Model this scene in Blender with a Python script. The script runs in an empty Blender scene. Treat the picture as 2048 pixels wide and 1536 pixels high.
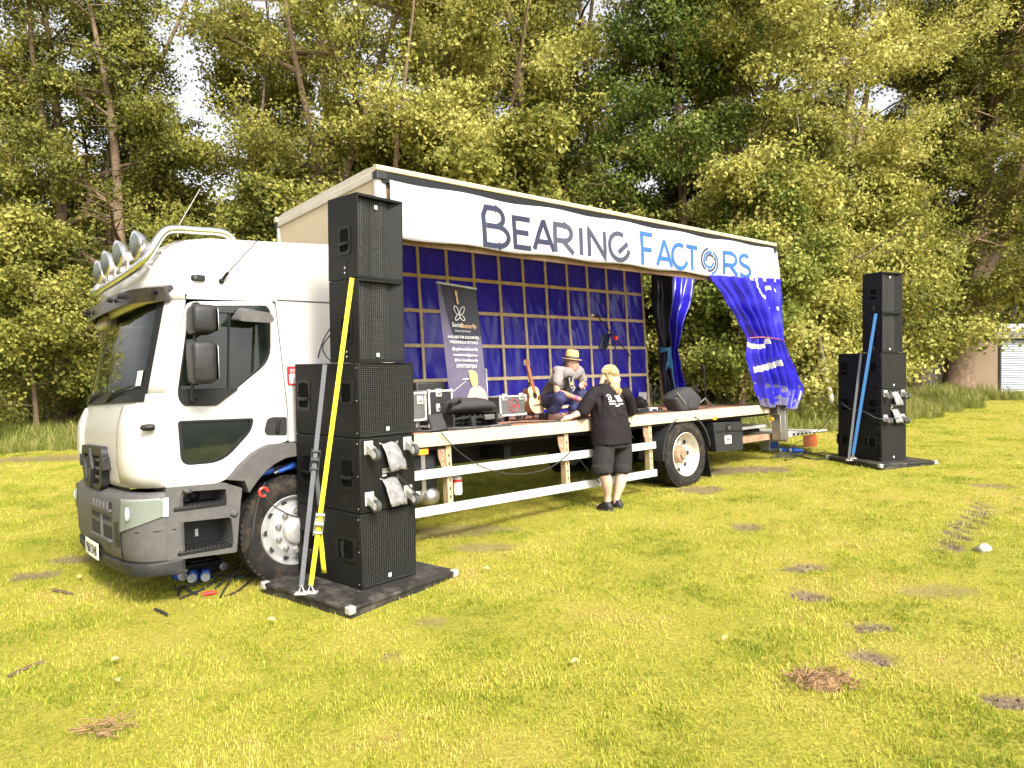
import bpy, bmesh, math, random
from mathutils import Vector as V, Matrix as MX, noise
from mathutils.geometry import tessellate_polygon
R = math.radians; PI = math.pi
SC = bpy.context.scene; COL = SC.collection
# ------------------------------------------------------------------ camera
K = .95
FPX, PIT, ROL, YAW, LEAN, SLOPE = 1428.8, .0258, .0119, .861, .0488, .026
CAMH = 1.8*K
cd = bpy.data.cameras.new('camera'); cam = bpy.data.objects.new('camera', cd); COL.objects.link(cam)
cd.sensor_fit = 'HORIZONTAL'; cd.sensor_width = 36; cd.lens = FPX/2048*36; cd.clip_start = .05; cd.clip_end = 3000
cam.matrix_world = MX.Translation((0, 0, CAMH)) @ MX.Rotation(PI/2-PIT, 4, 'X') @ MX.Rotation(-ROL, 4, 'Z')
SC.camera = cam
# ------------------------------------------------------------------ sky, sun, exposure
SUN_EL, SUN_AZ = R(43), R(150)           # azimuth clockwise from +Y: behind the camera, to its right
w = bpy.data.worlds.new('World'); SC.world = w; w.use_nodes = True
nt = w.node_tree; bg = nt.nodes['Background']
sky = nt.nodes.new('ShaderNodeTexSky'); sky.sky_type = 'NISHITA'; sky.sun_disc = False
sky.sun_elevation = SUN_EL; sky.sun_rotation = SUN_AZ; sky.air_density = 1.0; sky.dust_density = 6; sky.ozone_density = .6
hs = nt.nodes.new('ShaderNodeHueSaturation'); hs.inputs['Saturation'].default_value = .12
nt.links.new(sky.outputs[0], hs.inputs['Color']); nt.links.new(hs.outputs[0], bg.inputs[0])
bg.inputs[1].default_value = .15
sd = bpy.data.lights.new('sun', 'SUN'); sun = bpy.data.objects.new('sun', sd); COL.objects.link(sun)
sd.energy = 2.7; sd.angle = R(12); sd.color = (1, .92, .78)
sdir = V((math.sin(SUN_AZ)*math.cos(SUN_EL), math.cos(SUN_AZ)*math.cos(SUN_EL), math.sin(SUN_EL)))
sun.rotation_euler = sdir.to_track_quat('Z', 'Y').to_euler(); sun.location = sdir*60
vs = SC.view_settings; vs.view_transform = 'Standard'; vs.look = 'None'; vs.gamma = 1; vs.exposure = 1.22
SC.render.engine = 'CYCLES'; SC.cycles.max_bounces = 6; SC.cycles.diffuse_bounces = 3; SC.cycles.glossy_bounces = 3; SC.cycles.transmission_bounces = 4; SC.cycles.transparent_max_bounces = 6
# ------------------------------------------------------------------ frames: photo pixel -> place
C0 = V((0, 0, CAMH)); O0 = V((2.4785*K, 10.3328*K, 0))
AX = V((math.sin(YAW), math.cos(YAW), 0)); BY = V((-math.cos(YAW), math.sin(YAW), 0))
AZ = BY*math.sin(LEAN)+V((0, 0, math.cos(LEAN))); AY = BY*math.cos(LEAN)-V((0, 0, math.sin(LEAN)))
TRUCK_M = MX.Translation(O0) @ MX((AX, AY, AZ)).transposed().to_4x4()
TRUCK_I = TRUCK_M.inverted()
def ray(u, v):
    du, dv = u-1024, v-768
    a = du*math.cos(ROL)-dv*math.sin(ROL); b = du*math.sin(ROL)+dv*math.cos(ROL)
    x, z = a/FPX, -b/FPX
    return V((x, math.cos(PIT)+z*math.sin(PIT), -math.sin(PIT)+z*math.cos(PIT)))
def S(u, v, y=0.):                                   # point of the truck plane y=const, truck coordinates
    r = ray(u, v); return TRUCK_I @ (C0+r*((y-(C0-O0).dot(AY))/r.dot(AY)))
def SX(u, v, x):
    r = ray(u, v); return TRUCK_I @ (C0+r*((x-(C0-O0).dot(AX))/r.dot(AX)))
def ZP(u, v, z):
    r = ray(u, v); return TRUCK_I @ (C0+r*((z-(C0-O0).dot(AZ))/r.dot(AZ)))
def gz(x, y):                                        # height of the field: a gentle slope along the truck
    d = (x-O0.x)*AX.x+(y-O0.y)*AX.y
    return SLOPE*max(-14, min(d, 34))+.012*noise.noise((x*.6, y*.6, 0))
def G(u, v, off=0.):                                 # point of the field
    z = 0; r = ray(u, v)
    for i in range(25):
        p = C0+r*((z+off-CAMH)/r.z); z = gz(p.x, p.y)
    return p
def AT(u, v, d):                                     # point at depth d
    r = ray(u, v); return C0+r*(d/r.y)
# ------------------------------------------------------------------ materials
MATS = {}
def mat(name, col, rough=.6, metal=0., var=.12, scale=6., bump=0., bscale=60., col2=None, spec=.5, coat=0., dirt=None, emis=None, trans=0.):
    m = bpy.data.materials.new(name); m.use_nodes = True; t = m.node_tree; b = t.nodes['Principled BSDF']
    N = t.nodes.new; L = t.links.new
    tc = N('ShaderNodeTexCoord'); n = N('ShaderNodeTexNoise'); n.inputs['Scale'].default_value = scale; n.inputs['Detail'].default_value = 6; n.inputs['Roughness'].default_value = .65
    L(tc.outputs['Object'], n.inputs['Vector'])
    r = N('ShaderNodeValToRGB'); c = V(col); c2 = V(col2) if col2 else c*(1+var)
    c1 = c if col2 else c*(1-var)
    r.color_ramp.elements[0].position = .32; r.color_ramp.elements[1].position = .68
    r.color_ramp.elements[0].color = (*[max(0, x) for x in c1], 1); r.color_ramp.elements[1].color = (*[min(1, x) for x in c2], 1)
    L(n.outputs[0], r.inputs[0]); out = r.outputs[0]
    if dirt:                                         # dirt = (colour, amount, scale): blotches of dust and grime
        n2 = N('ShaderNodeTexNoise'); n2.inputs['Scale'].default_value = dirt[2]; n2.inputs['Detail'].default_value = 9; n2.inputs['Roughness'].default_value = .7
        L(tc.outputs['Object'], n2.inputs['Vector'])
        mr = N('ShaderNodeMapRange'); mr.inputs[1].default_value = .48; mr.inputs[2].default_value = .72; mr.inputs[4].default_value = dirt[1]
        mx = N('ShaderNodeMix'); mx.data_type = 'RGBA'; L(n2.outputs[0], mr.inputs[0]); L(mr.outputs[0], mx.inputs[0]); L(out, mx.inputs[6]); mx.inputs[7].default_value = (*dirt[0], 1); out = mx.outputs[2]
    L(out, b.inputs['Base Color'])
    rr = N('ShaderNodeMapRange'); rr.inputs[3].default_value = max(.02, rough*.85); rr.inputs[4].default_value = min(1, rough*1.15); L(n.outputs[0], rr.inputs[0]); L(rr.outputs[0], b.inputs['Roughness'])
    b.inputs['Metallic'].default_value = metal; b.inputs['Specular IOR Level'].default_value = spec; b.inputs['Coat Weight'].default_value = coat; b.inputs['Coat Roughness'].default_value = .08
    if trans: b.inputs['Transmission Weight'].default_value = trans
    if emis: b.inputs['Emission Color'].default_value = (*emis[0], 1); b.inputs['Emission Strength'].default_value = emis[1]
    if bump:
        nb = N('ShaderNodeTexNoise'); nb.inputs['Scale'].default_value = bscale; nb.inputs['Detail'].default_value = 5; L(tc.outputs['Object'], nb.inputs['Vector'])
        bp = N('ShaderNodeBump'); bp.inputs['Strength'].default_value = bump; bp.inputs['Distance'].default_value = .02; L(nb.outputs[0], bp.inputs['Height']); L(bp.outputs[0], b.inputs['Normal'])
    MATS[name] = m; return m
mat('white_paint', (.45, .425, .41), .32, var=.03, scale=2, coat=.35, dirt=((.34, .30, .25), .35, 2.5))
mat('front_white', (.46, .435, .415), .38, var=.03, scale=2, coat=.25, dirt=((.34, .30, .25), .3, 22))
mat('cream_board', (.46, .37, .25), .5, var=.04, scale=3, dirt=((.5, .4, .26), .15, 5))
mat('roof_skin', (.45, .41, .34), .5, var=.05, dirt=((.3, .27, .2), .3, 4))
mat('grey_plastic', (.075, .072, .07), .55, var=.12, scale=14, bump=.06, bscale=300, spec=.3, dirt=((.2, .17, .13), .2, 9))
mat('dark_plastic', (.020, .020, .021), .5, var=.2, scale=20, bump=.05, bscale=300, spec=.3, dirt=((.09, .08, .06), .15, 12))
mat('black_plastic', (.007, .007, .007), .45, var=.2, spec=.3, dirt=((.05, .045, .035), .15, 14))
mat('rubber', (.011, .0105, .01), .8, var=.25, scale=25, bump=.15, bscale=120, spec=.25, dirt=((.13, .085, .045), .4, 9))
mat('rim_paint', (.62, .57, .5), .4, metal=.2, var=.08, dirt=((.25, .19, .12), .5, 7))
mat('hub_cap', (.55, .55, .55), .3, metal=.6, var=.08, dirt=((.3, .24, .17), .45, 8))
mat('chrome', (.75, .74, .72), .16, metal=1, var=.08, scale=8)
mat('steel', (.45, .44, .43), .38, metal=.9, var=.15, dirt=((.3, .2, .12), .3, 12))
mat('bright_alu', (.48, .47, .455), .42, metal=.15, var=.03, scale=3, dirt=((.5, .45, .38), .18, 6))
mat('chassis', (.008, .008, .008), .7, var=.3, spec=.2, dirt=((.06, .045, .03), .4, 7))
mat('rust_steel', (.25, .15, .09), .7, var=.3, scale=14, dirt=((.4, .33, .25), .4, 9))
mat('tan_post', (.46, .32, .19), .6, var=.12, scale=9, dirt=((.25, .14, .07), .35, 9))
mat('deck_edge', (.46, .38, .27), .6, var=.1, scale=5, dirt=((.33, .26, .17), .5, 6))
mat('deck_ply', (.34, .16, .09), .7, var=.25, scale=7, bump=.1, dirt=((.16, .1, .07), .5, 5))
mat('tarp_blue', (.03, .022, .50), .22, var=.15, scale=3, spec=.75, dirt=((.045, .04, .33), .3, 4))
mat('tarp_dark', (.004, .004, .022), .35, var=.2, scale=3)
mat('tarp_mud', (.10, .09, .17), .7, var=.4, scale=30)
mat('lath', (.66, .55, .34), .7, var=.18, scale=12, dirt=((.25, .18, .09), .35, 15))
mat('band_white', (.48, .47, .46), .5, var=.05)
mat('band_orange', (.75, .22, .03), .5)
mat('banner_white', (.40, .385, .425), .5, var=.015, scale=2)
mat('navy', (.010, .013, .036), .5, var=.25, scale=1.2)
mat('slate', (.035, .038, .062), .5, var=.2, scale=1.5)
mat('sky_blue', (.018, .09, .28), .5, var=.15, scale=1.5)
mat('cab_black', (.0065, .0065, .006), .55, var=.12, scale=5, bump=.12, bscale=420, spec=.24, dirt=((.022, .02, .016), .3, 7))
mat('grille_black', (.07, .07, .066), .45, metal=.5, var=.2, scale=30)
mat('foam_black', (.003, .003, .003), .95, var=.3, scale=40, spec=.1)
mat('ply_black', (.022, .02, .018), .55, var=.35, scale=10, bump=.25, bscale=40, spec=.35, dirt=((.15, .13, .105), .6, 7))
mat('zinc', (.44, .43, .41), .35, metal=.35, var=.15, scale=20)
mat('caster_rubber', (.05, .05, .05), .6)
mat('label_white', (.6, .6, .585), .5, var=.02)
mat('strap_yellow', (.60, .50, .012), .6, var=.1, scale=20)
mat('strap_grey', (.085, .088, .10), .7, var=.2, scale=40)
mat('strap_blue', (.035, .15, .38), .6, var=.12, scale=20)
mat('cable_black', (.018, .017, .016), .6)
mat('vinyl', (.20, .195, .195), .16, var=.35, scale=18, bump=.4, bscale=30)
mat('plug_blue', (.02, .10, .50), .4, var=.1)
mat('red_plastic', (.6, .03, .02), .4)
mat('amber', (.75, .27, .02), .3)
mat('orange_flag', (.27, .055, .008), .6, var=.2)
mat('rope_blue', (.05, .25, .48), .7, var=.2, scale=30)
mat('case_grey', (.085, .085, .08), .5, var=.1, scale=8)
mat('case_black', (.010, .010, .010), .55, var=.15)
mat('case_silver', (.45, .455, .455), .4, var=.06)
mat('bag_fabric', (.028, .028, .029), .85, var=.25, scale=20, bump=.2, bscale=160)
mat('guitar_top', (.55, .42, .25), .35, var=.08, scale=5)
mat('guitar_side', (.15, .06, .02), .35)
mat('wood_red', (.25, .09, .04), .45)
mat('skin', (.40, .215, .145), .5, var=.06, scale=10)
mat('skin_pale', (.50, .34, .255), .5, var=.05, scale=8)
mat('shirt_grey', (.20, .18, .175), .85, var=.08, scale=30)
mat('shirt_dark', (.075, .065, .055), .85, var=.12, scale=30)
mat('jeans', (.016, .018, .075), .8, var=.4, scale=14)
mat('tee_black', (.013, .010, .012), .85, var=.2, scale=9, spec=.2, bump=.1, bscale=60)
mat('shorts_black', (.008, .0065, .0065), .85, var=.2, scale=9)
mat('shoe_dark', (.009, .008, .009), .6)
mat('shoe_brown', (.07, .03, .02), .5)
mat('straw', (.50, .36, .14), .8, var=.15, scale=80)
mat('hat_band', (.05, .045, .06), .8, var=.9, scale=60)
mat('hair_blond', (.46, .33, .17), .5, var=.35, scale=40)
mat('pink', (.75, .06, .30), .5)
mat('red_sign', (.55, .02, .03), .4)
mat('shed_wall', (.21, .15, .10), .9, var=.3, scale=70, bump=.6, bscale=220)
mat('shed_post', (.16, .14, .11), .9, var=.25, scale=20)
mat('shutter', (.25, .275, .32), .5, metal=.1, var=.06, scale=4, dirt=((.35, .33, .3), .3, 5))
mat('dark_glass', (.012, .016, .014), .04, var=.2, spec=.6)
mat('white_plate', (.8, .8, .76), .4, var=.02)
mat('ink', (.012, .012, .012), .5)
mat('mesh_black', (.01, .01, .01), .7)
mat('seat_cloth', (.03, .03, .035), .9)
mat('print_purple', (.085, .072, .12), .45, var=.3, scale=2)
mat('print_dark', (.012, .011, .022), .45, var=.3, scale=2)
mat('print_tan', (.58, .36, .18), .5)
mat('print_yellow', (.48, .36, .12), .5)
mat('print_pink', (.50, .28, .24), .5, var=.3, scale=40)
mat('par_purple', (.08, .02, .35), .3, emis=((.25, .05, 1), .6))
mat('stone_white', (.33, .32, .27), .8)
mat('dry_leaf', (.42, .40, .16), .7, var=.2)
mat('twig', (.10, .065, .03), .85)
mat('dead_grass', (.22, .13, .06), .9, var=.35, scale=20)
def glass(name, tint, rough=.02, mixf=.25):          # glazing one can see into, with its own reflections
    m = bpy.data.materials.new(name); m.use_nodes = True; t = m.node_tree; b = t.nodes['Principled BSDF']; o = t.nodes['Material Output']
    b.inputs['Base Color'].default_value = (*tint, 1); b.inputs['Roughness'].default_value = rough; b.inputs['Specular IOR Level'].default_value = .8
    tr = t.nodes.new('ShaderNodeBsdfTransparent'); tr.inputs[0].default_value = (.62, .68, .62, 1)
    mx = t.nodes.new('ShaderNodeMixShader'); mx.inputs[0].default_value = 1-mixf
    t.links.new(tr.outputs[0], mx.inputs[1]); t.links.new(b.outputs[0], mx.inputs[2]); t.links.new(mx.outputs[0], o.inputs[0]); MATS[name] = m
def see_through(name, amount, tint):                   # thin sheet that lets some daylight through
    t = MATS[name].node_tree; b = t.nodes['Principled BSDF']; o = t.nodes['Material Output']; tl = t.nodes.new('ShaderNodeBsdfTranslucent'); tl.inputs[0].default_value = (*tint, 1)
    mx = t.nodes.new('ShaderNodeMixShader'); mx.inputs[0].default_value = amount; t.links.new(b.outputs[0], mx.inputs[1]); t.links.new(tl.outputs[0], mx.inputs[2]); t.links.new(mx.outputs[0], o.inputs[0])
see_through('tarp_blue', .38, (.05, .035, .85))
glass('window_glass', (.010, .014, .011), mixf=.24)
glass('lamp_glass', (.22, .22, .20), .03, mixf=.7)
# ------------------------------------------------------------------ mesh building
class MB:
    def __init__(s): s.v = []; s.f = []; s.fm = []; s.mi = 0
    def add(s, vs, fs, T=None):
        k = len(s.v); s.v += [(T @ V(p)) if T else V(p) for p in vs]
        s.f += [tuple(i+k for i in f) for f in fs]; s.fm += [s.mi]*len(fs); return s
    def bx(s, x0, x1, y0, y1, z0, z1, T=None):
        vs = [(x, y, z) for z in (z0, z1) for y in (y0, y1) for x in (x0, x1)]
        return s.add(vs, [(0, 2, 3, 1), (4, 5, 7, 6), (0, 1, 5, 4), (2, 6, 7, 3), (0, 4, 6, 2), (1, 3, 7, 5)], T)
    def box(s, c, d, T=None):
        return s.bx(c[0]-d[0]/2, c[0]+d[0]/2, c[1]-d[1]/2, c[1]+d[1]/2, c[2]-d[2]/2, c[2]+d[2]/2, T)
    def bar(s, p0, p1, w, h, up=(0, 0, 1)):
        p0, p1 = V(p0), V(p1); d = (p1-p0).normalized(); a = d.cross(V(up)).normalized()*w/2; b = a.cross(d).normalized()*h/2
        vs = [p+sa*a+sb*b for p in (p0, p1) for sa, sb in ((-1, -1), (1, -1), (1, 1), (-1, 1))]
        return s.add(vs, [(3, 2, 1, 0), (4, 5, 6, 7)]+[(i, (i+1) % 4, 4+(i+1) % 4, 4+i) for i in range(4)])
    def loft(s, rings, caps=True, closed=True, T=None):
        n = len(rings[0]); k = len(rings); fs = []
        for i in range(k-1):
            for j in range(n if closed else n-1):
                j2 = (j+1) % n; fs.append((i*n+j, i*n+j2, (i+1)*n+j2, (i+1)*n+j))
        if caps and closed: fs += [tuple(range(n-1, -1, -1)), tuple(range((k-1)*n, k*n))]
        return s.add([p for r in rings for p in r], fs, T)
    def tube(s, pts, r, n=8, caps=True, flat=1., T=None):
        pts = [V(p) for p in pts]; rings = []; prev = None
        for i, p in enumerate(pts):
            d = (pts[min(i+1, len(pts)-1)]-pts[max(i-1, 0)]).normalized()
            if prev is None:
                up = V((0, 0, 1)) if abs(d.z) < .9 else V((1, 0, 0)); a = d.cross(up).normalized()
            else: a = (prev-d*prev.dot(d)).normalized()
            prev = a; b = d.cross(a); rr = r[i] if isinstance(r, (list, tuple)) else r
            rings.append([p+a*math.cos(t)*rr+b*math.sin(t)*rr*flat for t in [2*PI*j/n for j in range(n)]])
        return s.loft(rings, caps, True, T)
    def lathe(s, prof, o, ax, n=24, T=None, caps=True):             # prof: (radius, along)
        ax = V(ax).normalized(); a = ax.orthogonal().normalized(); b = ax.cross(a); o = V(o)
        return s.loft([[o+ax*h+(a*math.cos(t)+b*math.sin(t))*max(r, 1e-4) for t in [2*PI*j/n for j in range(n)]] for r, h in prof], caps, True, T)
    def prism(s, outs, f0, f1):                          # outlines (first outer, then holes) in 2D; f0/f1 map to the two faces
        fl = [p for o in outs for p in o]; tri = tessellate_polygon([[V((p[0], p[1], 0)) for p in o] for o in outs])
        n = len(fl); fs = []
        def area(o): return sum(o[i][0]*o[(i+1) % len(o)][1]-o[(i+1) % len(o)][0]*o[i][1] for i in range(len(o)))
        for t in tri:
            a, b, c = [fl[i] for i in t]
            if (b[0]-a[0])*(c[1]-a[1])-(c[0]-a[0])*(b[1]-a[1]) < 0: t = (t[0], t[2], t[1])
            fs += [tuple(t), (t[2]+n, t[1]+n, t[0]+n)]
        k = 0
        for q, o in enumerate(outs):
            m = len(o); ccw = area(o) > 0
            for i in range(m):
                i2 = (i+1) % m; e = (k+i, k+i2, k+i2+n, k+i+n)
                fs.append(e[::-1] if ccw == (q == 0) else e)
            k += m
        return s.add([f0(p) for p in fl]+[f1(p) for p in fl], fs)
    def plate(s, outs, y, th):                           # a plate in the x-z plane, front at y, th thick to +y
        return s.prism(outs, lambda p: (p[0], y, p[1]), lambda p: (p[0], y+th, p[1]))
    def grid(s, rows): return s.loft(rows, False, False)
    def build(s, name, mats, parent=None, smooth=True, bevel=0., seg=2, ang=38, loc=None):
        me = bpy.data.meshes.new(name); me.from_pydata(s.v, [], s.f); me.update()
        if isinstance(mats, str): mats = [mats]
        for m in mats: me.materials.append(MATS[m])
        if len(mats) > 1: me.polygons.foreach_set('material_index', s.fm)
        if smooth:
            me.polygons.foreach_set('use_smooth', [True]*len(me.polygons)); me.set_sharp_from_angle(angle=R(ang))
        o = bpy.data.objects.new(name, me); COL.objects.link(o)
        if parent: o.parent = parent
        if loc: o.location = loc
        if bevel:
            b = o.modifiers.new('bevel', 'BEVEL'); b.width = bevel; b.segments = seg; b.limit_method = 'ANGLE'; b.angle_limit = R(40); b.harden_normals = False
        return o
def rp(pts, r, n=4):                                     # round the corners of a 2D outline; r one number or one per corner
    out = []; m = len(pts)
    for i in range(m):
        p0, p, p1 = V(pts[i-1][:2]), V(pts[i][:2]), V(pts[(i+1) % m][:2]); rr = r[i] if isinstance(r, (list, tuple)) else r
        a, b = (p0-p), (p1-p); rr = min(rr, a.length*.48, b.length*.48)
        if rr < 1e-4: out.append(tuple(p)); continue
        a = p+a.normalized()*rr; b = p+b.normalized()*rr
        for k in range(n+1):
            t = k/n; q = a*(1-t)**2+p*2*t*(1-t)+b*t*t; out.append((q.x, q.y))
    return out
def smooth_path(pts, n=6):
    pts = [V(p) for p in pts]; out = []
    for i in range(len(pts)-1):
        p0, p1, p2, p3 = pts[max(i-1, 0)], pts[i], pts[i+1], pts[min(i+2, len(pts)-1)]
        for k in range(n):
            t = k/n; out.append(.5*((2*p1)+(p2-p0)*t+(2*p0-5*p1+4*p2-p3)*t*t+(3*p1-p0-3*p2+p3)*t**3))
    return out+[pts[-1]]
def tag(o, label=None, cat=None, group=None, kind=None):
    if label: o['label'] = label
    if cat: o['category'] = cat
    if group: o['group'] = group
    if kind: o['kind'] = kind
    return o
def thing(name, label, cat, M4=None, group=None):
    o = bpy.data.objects.new(name, None); COL.objects.link(o); o.empty_display_size = .1
    if M4 is not None: o.matrix_world = M4
    return tag(o, label, cat, group)
def copy_tree(o, parent=None):
    c = o.copy(); COL.objects.link(c); c.parent = parent
    for ch in list(o.children): copy_tree(ch, c)
    return c
def text(name, body, size, M4, matname, parent, th=.001, align='CENTER', sx=1.):
    cu = bpy.data.curves.new(name, 'FONT'); cu.body = body; cu.size = size; cu.align_x = align; cu.extrude = th; cu.resolution_u = 3
    t = bpy.data.objects.new(name, cu); me = bpy.data.meshes.new_from_object(t); bpy.data.objects.remove(t)
    me.transform(M4 @ MX.Diagonal((sx, 1, 1, 1))); me.materials.clear(); me.materials.append(MATS[matname])
    o = bpy.data.objects.new(name, me); COL.objects.link(o); o.parent = parent; return o
FACE = MX.Rotation(PI/2, 4, 'X')                         # text upright, read from -y
# ================================================================== THE STAGE TRUCK (truck coordinates: x to its tail, y away from the viewer's side, z up)
W, ZD, XF, XR, ZT = 2.40, 1.04, -4.64, 2.75, 3.667
truck = thing('stage_truck', 'white lorry with open-sided box body used as a stage', 'truck', TRUCK_M)
def P2(*uv, y=0.): return [(S(u, v, y).x, S(u, v, y).z) for u, v in uv]
def lerpt(tab, z):
    if z <= tab[0][0]: return tab[0][1]
    for (a, x), (b, y) in zip(tab, tab[1:]):
        if z <= b: return x+(y-x)*(z-a)/(b-a)
    return tab[-1][1]
# ---- cab shell
CY = 1.2; CH = 1.15
XC = [(.79, -6.85), (1., -6.87), (1.25, -6.865), (1.5, -6.80), (2.27, -6.66), (2.45, -6.68)]
DX = [(0, 0), (.5, .008), (.72, .03), (.84, .07), (.92, .125), (.97, .19), (1., .25)]
def xf(t, z):
    k = lerpt([(1.2, 1), (1.5, .8), (2.27, .97), (2.45, 1)], z)
    return lerpt(XC, z)+lerpt(DX, abs(t))*k
TS = [-1, -.985, -.97, -.945, -.92, -.88, -.84, -.78, -.7, -.6, -.45, -.3, -.15, 0]; TS = TS+[-t for t in TS[-2::-1]]
WT = .9                                             # half width of the windscreen in t
m = MB()
zs = [.79, .83, .9, 1., 1.1, 1.2, 1.3, 1.4, 1.47, 1.53]
m.grid([[(xf(t, z), CY+t*CH, z) for t in TS] for z in zs[::-1]])
zs2 = [1.53+.74*i/8 for i in range(9)]
for sg in (-1, 1):
    m.grid([[(xf(t, z), CY+t*CH, z) for t in (sg*.9, sg*.92, sg*.945, sg*.97, sg*.985, sg*1.)][::sg] for z in zs2[::-1]])
m.grid([[(xf(t, z), CY+t*CH, z) for t in TS] for z in (2.45, 2.40, 2.33, 2.27)])
front = m.build('front_panel', 'front_white', truck, ang=60)
b = front.modifiers.new('solid', 'SOLIDIFY'); b.thickness = .02; b.offset = -1
ROWS = [(-6.68, 2.45), (-6.67, 2.53), (-6.635, 2.615), (-6.57, 2.70), (-6.48, 2.785), (-6.38, 2.84), (-6.2, 2.875), (-5.9, 2.89), (-5.5, 2.91), (-4.98, 2.94)]
DROP = [(0, 0), (.6, .01), (.8, .03), (.9, .06), (.96, .11), (1., .19)]
rows = []
for x, z in ROWS:
    k = min(1, max(0, (z-2.45)/.2)); xs = .2*max(0, 1-(x+6.68)/1.0)
    def px_(t): return x+lerpt(DX, abs(t))*(xs/.2)
    zt = z-.19*k; side = [(px_(1), .05, 2.32+(zt-2.32)*a) for a in (0, .33, .66)]
    r = side+[(px_(t), CY+t*CH, z-lerpt(DROP, abs(t))*k) for t in TS]
    r += [(p[0], 2*CY-p[1], p[2]) for p in side[::-1]]
    rows.append(r)
m = MB(); m.grid(rows); r = rows[-1]; m.add(r, [tuple(range(len(r)))[::-1]])
m.build('roof_fairing', 'white_paint', truck, ang=60)
m = MB()                                            # side walls behind the doors and above them
sw = P2((551, 603), (577, 830), (577, 884), y=.05)
for y, th in ((.05, .04), (2.31, .04)):
    m = MB(); m.plate([rp([(sw[0][0], 2.318), (-4.985, 2.318), (-4.985, .93), (-5.3, 1.075), sw[2], sw[1]], [.02, .02, .02, .02, .02, .1])], y, th); w_ = m.build('side_wall', 'white_paint', truck, bevel=.006)
    m = MB(); m.plate([[(-6.40, 2.322), (-5.60, 2.322), (-5.60, 2.300), (-6.405, 2.285)]], y+.004, th); m.build('door_header', 'white_paint', w_)
MB().bx(-5.66, -4.99, .0455, .0515, 2.306, 2.314).build('panel_seam', 'dark_plastic', truck, smooth=False)
MB().bx(-5.02, -4.985, .09, 2.31, .95, 2.75).build('back_wall', 'white_paint', truck)
m = MB(); m.bx(-6.55, -5.03, .12, 2.28, .82, .86); m.bx(-5.35, -5.03, .1, 2.3, .86, 2.4); m.bx(-6.5, -5.03, .12, 2.28, 2.36, 2.39)
m.build('cab_lining', 'seat_cloth', truck)
m = MB(); m.loft([[(x, y, z) for x, z in ((-6.70, 1.45), (-6.62, 1.50), (-6.40, 1.46), (-6.28, 1.38), (-6.30, .95), (-6.68, .95))] for y in (.2, 2.2)])
m.build('dashboard', 'dark_plastic', truck, bevel=.02)
for y in (.62, 1.78):
    seat = MB().bx(-6.05, -5.55, y-.26, y+.26, 1.22, 1.36).build('cab_seat', 'seat_cloth', truck, bevel=.05)
    MB().loft([[(-5.62+.0, yy, 1.33), (-5.5, yy, 1.33), (-5.38, yy, 2.05), (-5.5, yy, 2.08)] for yy in (y-.24, y+.24)]).build('backrest', 'seat_cloth', seat, bevel=.05)
MB().tube([(-6.22+.02*math.sin(a), 1.78+.2*math.cos(a), 1.62+.2*math.sin(a)) for a in [2*PI*i/24 for i in range(25)]], .017).build('steering_wheel', 'black_plastic', truck)
# ---- windscreen
m = MB(); m.grid([[(xf(t, z)+.012, CY+t*CH, z) for t in [-.905+1.81*i/20 for i in range(21)]] for z in [1.525+.75*i/8 for i in range(9)]])
ws = m.build('windscreen', 'window_glass', truck, ang=60)
def fr(t, z, off): return (xf(t, z)-off, CY+t*CH, z)
m = MB()
for sg in (-1, 1): m.grid([[fr(t, z, .003) for t in (sg*.915, sg*.86)][::sg] for z in zs2])
m.grid([[fr(t, z, .003) for t in [-.87+1.74*i/20 for i in range(21)]] for z in (1.515, 1.575)])
m.build('windscreen_seal', 'black_plastic', ws)
m = MB(); m.grid([[fr(-.83, z, -.005), fr(-.76, z, -.005)] for z in (1.60, 1.72)])
m.build('permit_sticker', 'label_white', ws)
for t0, t1, z0, z1 in ((-.15, -.78, 1.54, 1.60), (.55, -.1, 1.54, 1.60)):
    m = MB(); m.tube([fr(t0+(t1-t0)*k/6, z0+(z1-z0)*k/6, .03) for k in range(7)], .009); m.tube([fr(t0, z0-.05, .02), fr(t0+(t1-t0)*.5, z0+.03, .05)], .012)
    m.build('wiper', 'black_plastic', truck)
m = MB(); m.grid([[fr(t, z, .012) for t in [-.91+1.82*i/20 for i in range(21)]] for z in (1.53, 1.47)]); m.build('wiper_cowl', 'black_plastic', truck)
# ---- corner air deflectors
for sg in (-1, 1):
    prof = [(.60, .008), (.68, .03), (.76, .05), (.84, .055), (.90, .045), (.945, .03), (.97, .022), (.985, .016)]
    rr = []
    for i in range(9):
        z = .815+.63*i/8; e = min(1, i/1.5, (8-i)/1.5)
        rr.append([(xf(t, z)-o*(.35+.65*e), CY+sg*t*CH, z-(.02 if i == 0 else 0)*(t > .8)) for t, o in prof][::sg])
    m = MB(); m.grid(rr[::-1] if sg < 0 else rr[::-1]); o = m.build('corner_deflector', 'front_white', truck, ang=60)
    md = o.modifiers.new('solid', 'SOLIDIFY'); md.thickness = .018; md.offset = -1
p = S(295, 855, .07)
MB().lathe([(.001, -.06), (.022, -.045), (.027, -.01), (.027, .03), (.02, .045), (.001, .05)], p+V((-.0, -.02, 0)), (1, -.35, 0), 14).build('side_repeater', 'black_plastic', truck)
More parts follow.
